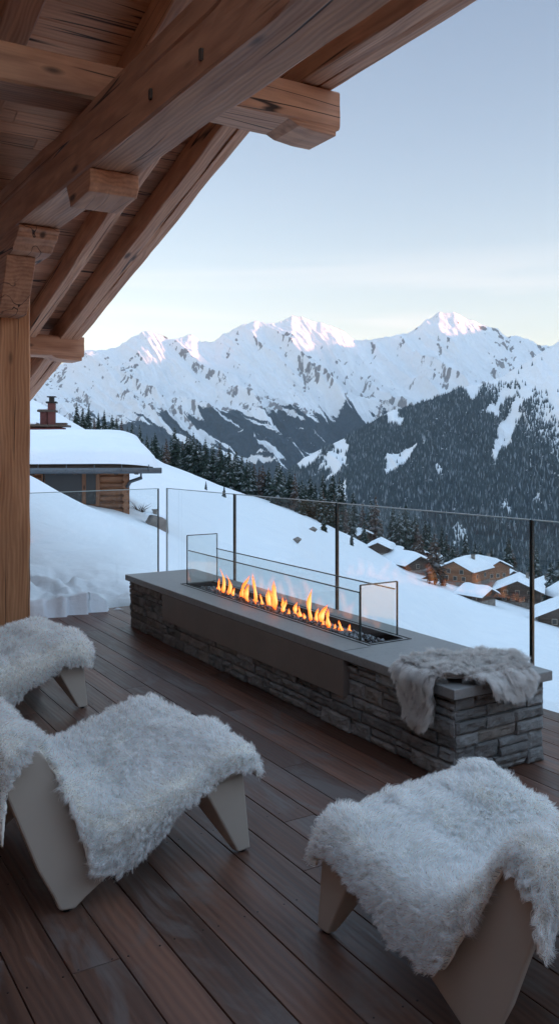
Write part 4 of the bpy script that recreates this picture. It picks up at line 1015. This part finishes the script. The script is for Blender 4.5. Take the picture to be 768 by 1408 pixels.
# ================================================================ furs
def fur_mat(name, root, tip, rough=.8):
    m, nt, b = mat(name); k = N(nt); hi = k.n('ShaderNodeHairInfo'); nt.nodes.remove(b)
    hb = k.n('ShaderNodeBsdfHairPrincipled'); hb.model = 'CHIANG'; hb.parametrization = 'COLOR'
    c = k.ramp(hi.outputs['Intercept'], [(0, root), (.75, tip)])
    k.l(c, hb.inputs['Color']); hb.inputs['Roughness'].default_value = rough; hb.inputs['Radial Roughness'].default_value = rough
    hb.inputs['Random Roughness'].default_value = .2
    k.l(hb.outputs[0], nt.nodes['Material Output'].inputs[0])
    return m
M['wool'] = fur_mat('wool', (.84, .69, .50), (.97, .91, .81), .75)
M['greyfur'] = fur_mat('grey_fur', (.14, .11, .095), (.46, .395, .35), .6)
M['hide'] = simple('sheepskin_hide', (.85, .81, .74), .9, noise=.1, nsc=8)
M['hide_g'] = simple('grey_hide', (.15, .13, .12), .9)
def hair(name, S, mask, m, n, length, width, clump, seed, parent, npts=6, grav=.4, comb=None, cell=70, curl=0.0, lift=1.0, cf=.8, tipr=.25, gj=.33):
    # S: surface grid (nu, nv, 3); mask: keep weight; strands rooted on it
    r = np.random.default_rng(seed); nu, nv, _ = S.shape
    du = np.gradient(S, axis=0); dv = np.gradient(S, axis=1); Nn = np.cross(du, dv); Nn /= np.linalg.norm(Nn, axis=2, keepdims=True)+1e-9
    area = np.linalg.norm(np.cross(du, dv), axis=2); ew_ = np.ones((nu, nv))*1.0; ew_[:, :8] = 1.8; ew_[:, -8:] = 1.8; pr = (area*mask*ew_).ravel(); pr /= pr.sum()
    pick = r.choice(nu*nv, n, p=pr); u = pick//nv+r.uniform(-.5, .5, n); v = pick % nv+r.uniform(-.5, .5, n)
    u = np.clip(u, 0, nu-1.001); v = np.clip(v, 0, nv-1.001)
    def samp(A, u, v):
        i = u.astype(int); j = v.astype(int); a = (u-i)[:, None]; b = (v-j)[:, None]
        return (A[i, j]*(1-a)+A[i+1, j]*a)*(1-b)+(A[i, j+1]*(1-a)+A[i+1, j+1]*a)*b
    P = samp(S, u, v); Nr = samp(Nn, u, v)
    # clump guides: nearest of a random set of guides, found in 3-D cells
    ng = clump; gp = r.choice(nu*nv, ng, p=pr); gu = np.clip(gp//nv+r.uniform(-.5, .5, ng), 0, nu-1.001); gv = np.clip(gp % nv+r.uniform(-.5, .5, ng), 0, nv-1.001)
    G = samp(S, gu, gv); GN = samp(Nn, gu, gv)
    from mathutils.kdtree import KDTree
    kd = KDTree(ng)
    for i, p in enumerate(G): kd.insert(p, i)
    kd.balance(); jit = P+r.normal(0, .004, P.shape)
    gi = np.array([kd.find(p)[1] for p in jit])
    gdir = GN*lift+r.normal(0, gj, (ng, 3)); gdir[:, 2] -= grav*(1-.6*np.abs(GN[:, 2]))
    if comb is not None: gdir += comb(G)
    gdir /= np.linalg.norm(gdir, axis=1, keepdims=True); gL = length*r.uniform(.72, 1.2, ng)
    gtip = G+gdir*gL[:, None]
    d0 = Nr*lift+r.normal(0, .15, (n, 3)); d0[:, 2] -= grav*.5
    if comb is not None: d0 += comb(P)*.7
    d0 /= np.linalg.norm(d0, axis=1, keepdims=True)
    L = length*r.uniform(.75, 1.05, n)
    own = P+d0*L[:, None]
    tip = own*(1-cf)+gtip[gi]*cf+r.normal(0, length*.05, (n, 3))
    t = np.linspace(0, 1, npts)[None, :, None]
    mid = P+Nr*L[:, None]*.55
    pts = (1-t)**2*P[:, None]+2*t*(1-t)*mid[:, None]+t*t*tip[:, None]
    if curl:
        ph = r.uniform(0, 6.28, ng)[gi][:, None]; fr = r.uniform(1.0, 1.8, ng)[gi][:, None]*6.28
        tt = t[..., 0]; side = np.cross(gdir[gi], Nr); side /= np.linalg.norm(side, axis=1, keepdims=True)+1e-9
        s2 = np.cross(side, gdir[gi])
        pts = pts+(np.sin(tt*fr+ph)*tt*curl)[..., None]*side[:, None]+(np.cos(tt*fr+ph)*tt*curl)[..., None]*s2[:, None]
    hc = bpy.data.hair_curves.new(name); hc.add_curves([npts]*n)
    hc.attributes['position'].data.foreach_set('vector', pts.astype('f').ravel())
    ra = hc.attributes.get('radius') or hc.attributes.new('radius', 'FLOAT', 'POINT')
    tr_ = np.interp(np.linspace(0, 1, npts), [0, .6, 1], [1, .9, tipr]); ra.data.foreach_set('value', np.tile(width*tr_, n).astype('f'))
    hc.materials.append(m); o = bpy.data.objects.new(name, hc); C.objects.link(o)
    if parent: o.parent = parent
    return o
def drape(chair, label, seed, near, scale=1.0, ends=(0, 1), n=52000, name='sheepskin', ext=None, kf=1.0, bulge=.10):
    # path over the chair, front edge -> seat -> over the back; near = side (-1/1) that faces the camera
    path = np.array([(.742, .245), (.740, .30), (.728, .355), (.69, .385), (.65, .388), (.56, .375), (.42, .338), (.26, .303), (.14, .312), (.06, .36), (-.019, .455), (-.084, .54), (-.125, .588), (-.175, .607), (-.225, .590), (-.248, .53), (-.243, .45), (-.215, .385)])
    seg = np.r_[0, np.cumsum(np.hypot(*np.diff(path, axis=0).T))]; Lp = seg[-1]
    nu, nv = 200, 150
    a = np.linspace(0, Lp, nu); f = np.interp(a, seg, path[:, 0]); z = np.interp(a, seg, path[:, 1])
    f = np.where(f > .35, .35+(f-.35)*kf, f); kk = np.hanning(13); kk /= kk.sum(); f = np.convolve(np.pad(f, 6, 'edge'), kk, 'valid'); z = np.convolve(np.pad(z, 6, 'edge'), kk, 'valid')
    tf = np.gradient(f); tz = np.gradient(z); ln = np.hypot(tf, tz); nf, nz_ = -tz/ln, tf/ln
    sg = np.sign(nz_[nu//3]); nf, nz_ = nf*sg, nz_*sg
    # overhang past the side edge along the path, near and far side
    sN = np.interp(a/Lp, [0, .06, .14, .22, .30, .38, .47, .56, .62, .68, .74, .80, .88, .95, 1], ext or [-.02, .06, .07, .05, .08, .12, .18, .20, .12, .01, -.02, .06, .17, .16, .03])
    sF = np.interp(a/Lp, [0, .1, .3, .5, .62, .75, .9, 1], [-.04, .05, .10, .13, .03, -.02, .07, 0])
    sN = sN+.022*fbm(a*9+seed, a*0, 3); sF = sF+.03*fbm(a*8+seed+30, a*0, 3)
    V = np.zeros((nu, nv, 3)); q = np.linspace(-1, 1, nv)
    rc = .035
    for j, qq in enumerate(q):
        side = near if qq > 0 else -near
        ext = sN if qq > 0 else sF
        l = abs(qq)*(HWD+ext)                               # arc distance from the middle
        flat = np.minimum(l, HWD-rc+.01); rest = np.maximum(0, l-flat)
        ang_ = np.minimum(rest/rc, math.pi/2); down = np.maximum(0, rest-rc*math.pi/2)
        yv = side*(flat+rc*np.sin(ang_)+.012*(down > 0)+down*bulge)
        drop = rc*(1-np.cos(ang_))+down
        # the drop leaves the surface along its normal at first, then hangs
        w_ = np.exp(-down/.03); 
        V[:, j, 0] = f-nf*drop*w_*.4*(np.abs(nf) > .8); V[:, j, 1] = yv; V[:, j, 2] = z-drop
    bump = .016*fbm(V[..., 0]*10+seed, V[..., 1]*10, 4)+.034*ridged(V[..., 0]*4.5+seed, V[..., 1]*5+2, 3)-.020
    V[..., 0] += nf[:, None]*bump; V[..., 2] += nz_[:, None]*bump
    V[..., 2] += .004
    # rounded ends
    uu = np.linspace(0, 1, nu)[:, None]; wv = np.abs(q)[None]
    endcut = np.minimum(uu, 1-uu)*Lp; lim = .10*np.clip((wv-.45)/.55, 0, 1)**2*(1+.4*fbm(q*3+seed, q*0, 2))[None]
    mask = (endcut > lim)
    mask_e = mask.astype(float)
    e = empty(name, chair.location, chair.rotation_euler.z); e.scale = chair.scale; tag(e, label, 'sheepskin', 'white sheepskins on the lounge chairs')
    # hide as a thin shell
    flip_ = near > 0
    du = np.gradient(V, axis=0); dv = np.gradient(V, axis=1); nn = np.cross(du, dv)
    if nn[nu//3, nv//2, 2] < 0: V = V[:, ::-1]; mask_e = mask_e[:, ::-1]
    idx = np.arange(nu*nv).reshape(nu, nv)
    fm = (mask_e[:-1, :-1]*mask_e[1:, 1:]*mask_e[:-1, 1:]*mask_e[1:, :-1]) > 0
    qd = np.stack([idx[:-1, :-1], idx[1:, :-1], idx[1:, 1:], idx[:-1, 1:]], -1)[fm]
    me = bpy.data.meshes.new('hide'); me.from_pydata(V.reshape(-1, 3).tolist(), [], qd.tolist()); me.materials.append(M['hide'])
    bm = bmesh.new(); bm.from_mesh(me); bmesh.ops.delete(bm, geom=[v for v in bm.verts if not v.link_faces], context='VERTS'); bm.to_mesh(me); bm.free()
    me.polygons.foreach_set('use_smooth', [True]*len(me.polygons))
    o = bpy.data.objects.new('hide', me); C.objects.link(o); o.parent = e
    md = o.modifiers.new('t', 'SOLIDIFY'); md.thickness = .007; md.offset = -1
    def flow(G):
        c_ = np.zeros_like(G); c_[:, 0] = 1.5*fbm(G[:, 0]*5+seed, G[:, 1]*5, 3); c_[:, 1] = 1.5*fbm(G[:, 0]*5+seed+20, G[:, 1]*5+9, 3); return c_
    hair('wool', V, mask_e, M['wool'], int(n*2.2), .042, .0007, 6500, seed, e, grav=.36, curl=.0045, cf=.56, lift=1.0, tipr=.25, npts=6, gj=.2, comb=flow)
    return e
drape(chB, 'white sheepskin draped over the middle lounge chair', 3, -1)
drape(chA, 'white sheepskin on the farthest lounge chair by the post', 8, -1, n=36000, ext=[-.02, .10, .12, .10, .12, .15, .19, .17, .12, .08, .05, .05, .11, .10, .02])
drape(chC, 'white sheepskin on the nearest chair at the right edge', 15, 1, n=60000, ext=[0, .10, .10, .08, .08, .10, .13, .16, .15, .08, .02, .05, .12, .12, .03], kf=.86, bulge=.25)
# ---- grey fur on the corner of the fire table
def throw():
    nu, nv = 150, 120; zt = FH+.012
    # plan outline on the slab, then it folds down over the front and the end edge
    U, Vv = np.meshgrid(np.linspace(-1, 1, nu), np.linspace(-1, 1, nv), indexing='ij')
    # body: ellipse-like blanket with two lobes
    ang_ = np.arctan2(Vv, U); rad = np.maximum(np.abs(U), np.abs(Vv))
    def outline(a):
        pts = THR; n = len(pts); return np.array(pts, float)
    pts = np.array(THR, float); c0 = np.array(THR_C)
    pa = np.arctan2(pts[:, 1]-c0[1], pts[:, 0]-c0[0]); pr = np.hypot(*(pts-c0).T); od = np.argsort(pa); pa = pa[od]; pr = pr[od]
    pa = np.r_[pa[-1]-2*math.pi, pa, pa[0]+2*math.pi]; pr = np.r_[pr[-1], pr, pr[0]]
    rr_ = np.interp(ang_, pa, pr)*(1+.03*fbm(ang_*2.2+4, ang_*0, 2))
    a = c0[0]+rr_*rad*np.cos(ang_); b = c0[1]+rr_*rad*np.sin(ang_)
    # a,b : developed plan coordinates; beyond the slab edges they hang down
    ra = .022
    oa = np.maximum(0, (FX0-.004)-a); ob = np.maximum(0, (FY0-.004)-b)
    def fold(o_): an = np.minimum(o_/ra, math.pi/2); dn = np.maximum(0, o_-ra*math.pi/2); return ra*np.sin(an), ra*(1-np.cos(an))+dn
    xa, za = fold(oa); xb, zb = fold(ob)
    X_ = np.where(oa > 0, FX0-.004-xa, a); Y_ = np.where(ob > 0, FY0-.004-xb, b)
    Z_ = zt-np.maximum(za, zb)-.3*np.minimum(za, zb)
    bump = .034*ridged(a*6+1, b*6+3, 3)+.016*fbm(a*14, b*14, 3); on = (oa+ob == 0)
    Z_ = Z_+np.where(on, bump, bump*np.exp(-(za+zb)/.03)); X_ = X_-np.where(oa > 0, bump, 0); Y_ = Y_-np.where((ob > 0) & (oa == 0), bump, 0)
    V = np.stack([X_, Y_, Z_], -1)
    du = np.gradient(V, axis=0); dv = np.gradient(V, axis=1); nn = np.cross(du, dv)
    if nn[nu//2+20, nv//2, 2] < 0: V = V[::-1]
    org = Vector((2.85, 3.0, FH)); V = V-np.array(org)
    e = empty('grey_fur_throw', org); tag(e, 'small grey brown fur draped over the near corner of the fire table', 'fur throw')
    o = grid_mesh('hide', V, M['hide_g'], flip=True); o.parent = e; md = o.modifiers.new('t', 'SOLIDIFY'); md.thickness = .006; md.offset = -1
    def comb(G):
        Gw = G+np.array(org); c_ = np.zeros_like(G); front = Gw[:, 0] < FX0+.03; end = (Gw[:, 1] < FY0+.03) & ~front
        c_[:, 0] -= .5; c_[:, 1] -= .45
        c_[front] = (-.1, -.1, -1.3); c_[end] = (.2, -.1, -1.1)
        dx = Gw[:, 0]-2.9; c_[:, 0] += 1.2*dx; return c_
    hair('fur', V, np.ones(V.shape[:2]), M['greyfur'], 70000, .050, .00055, 1700, 44, e, grav=.3, comb=comb, cf=.42, lift=1.0, tipr=.15)
THR = [(2.62, 3.20), (2.80, 3.25), (3.00, 3.20), (3.15, 3.10), (3.16, 2.96), (3.10, 2.84), (3.03, 2.75), (2.90, 2.74), (2.80, 2.78), (2.70, 2.88), (2.62, 2.93), (2.50, 2.92), (2.42, 2.92), (2.38, 3.00), (2.42, 3.08), (2.52, 3.14)]
THR_C = (2.80, 3.0)
throw()
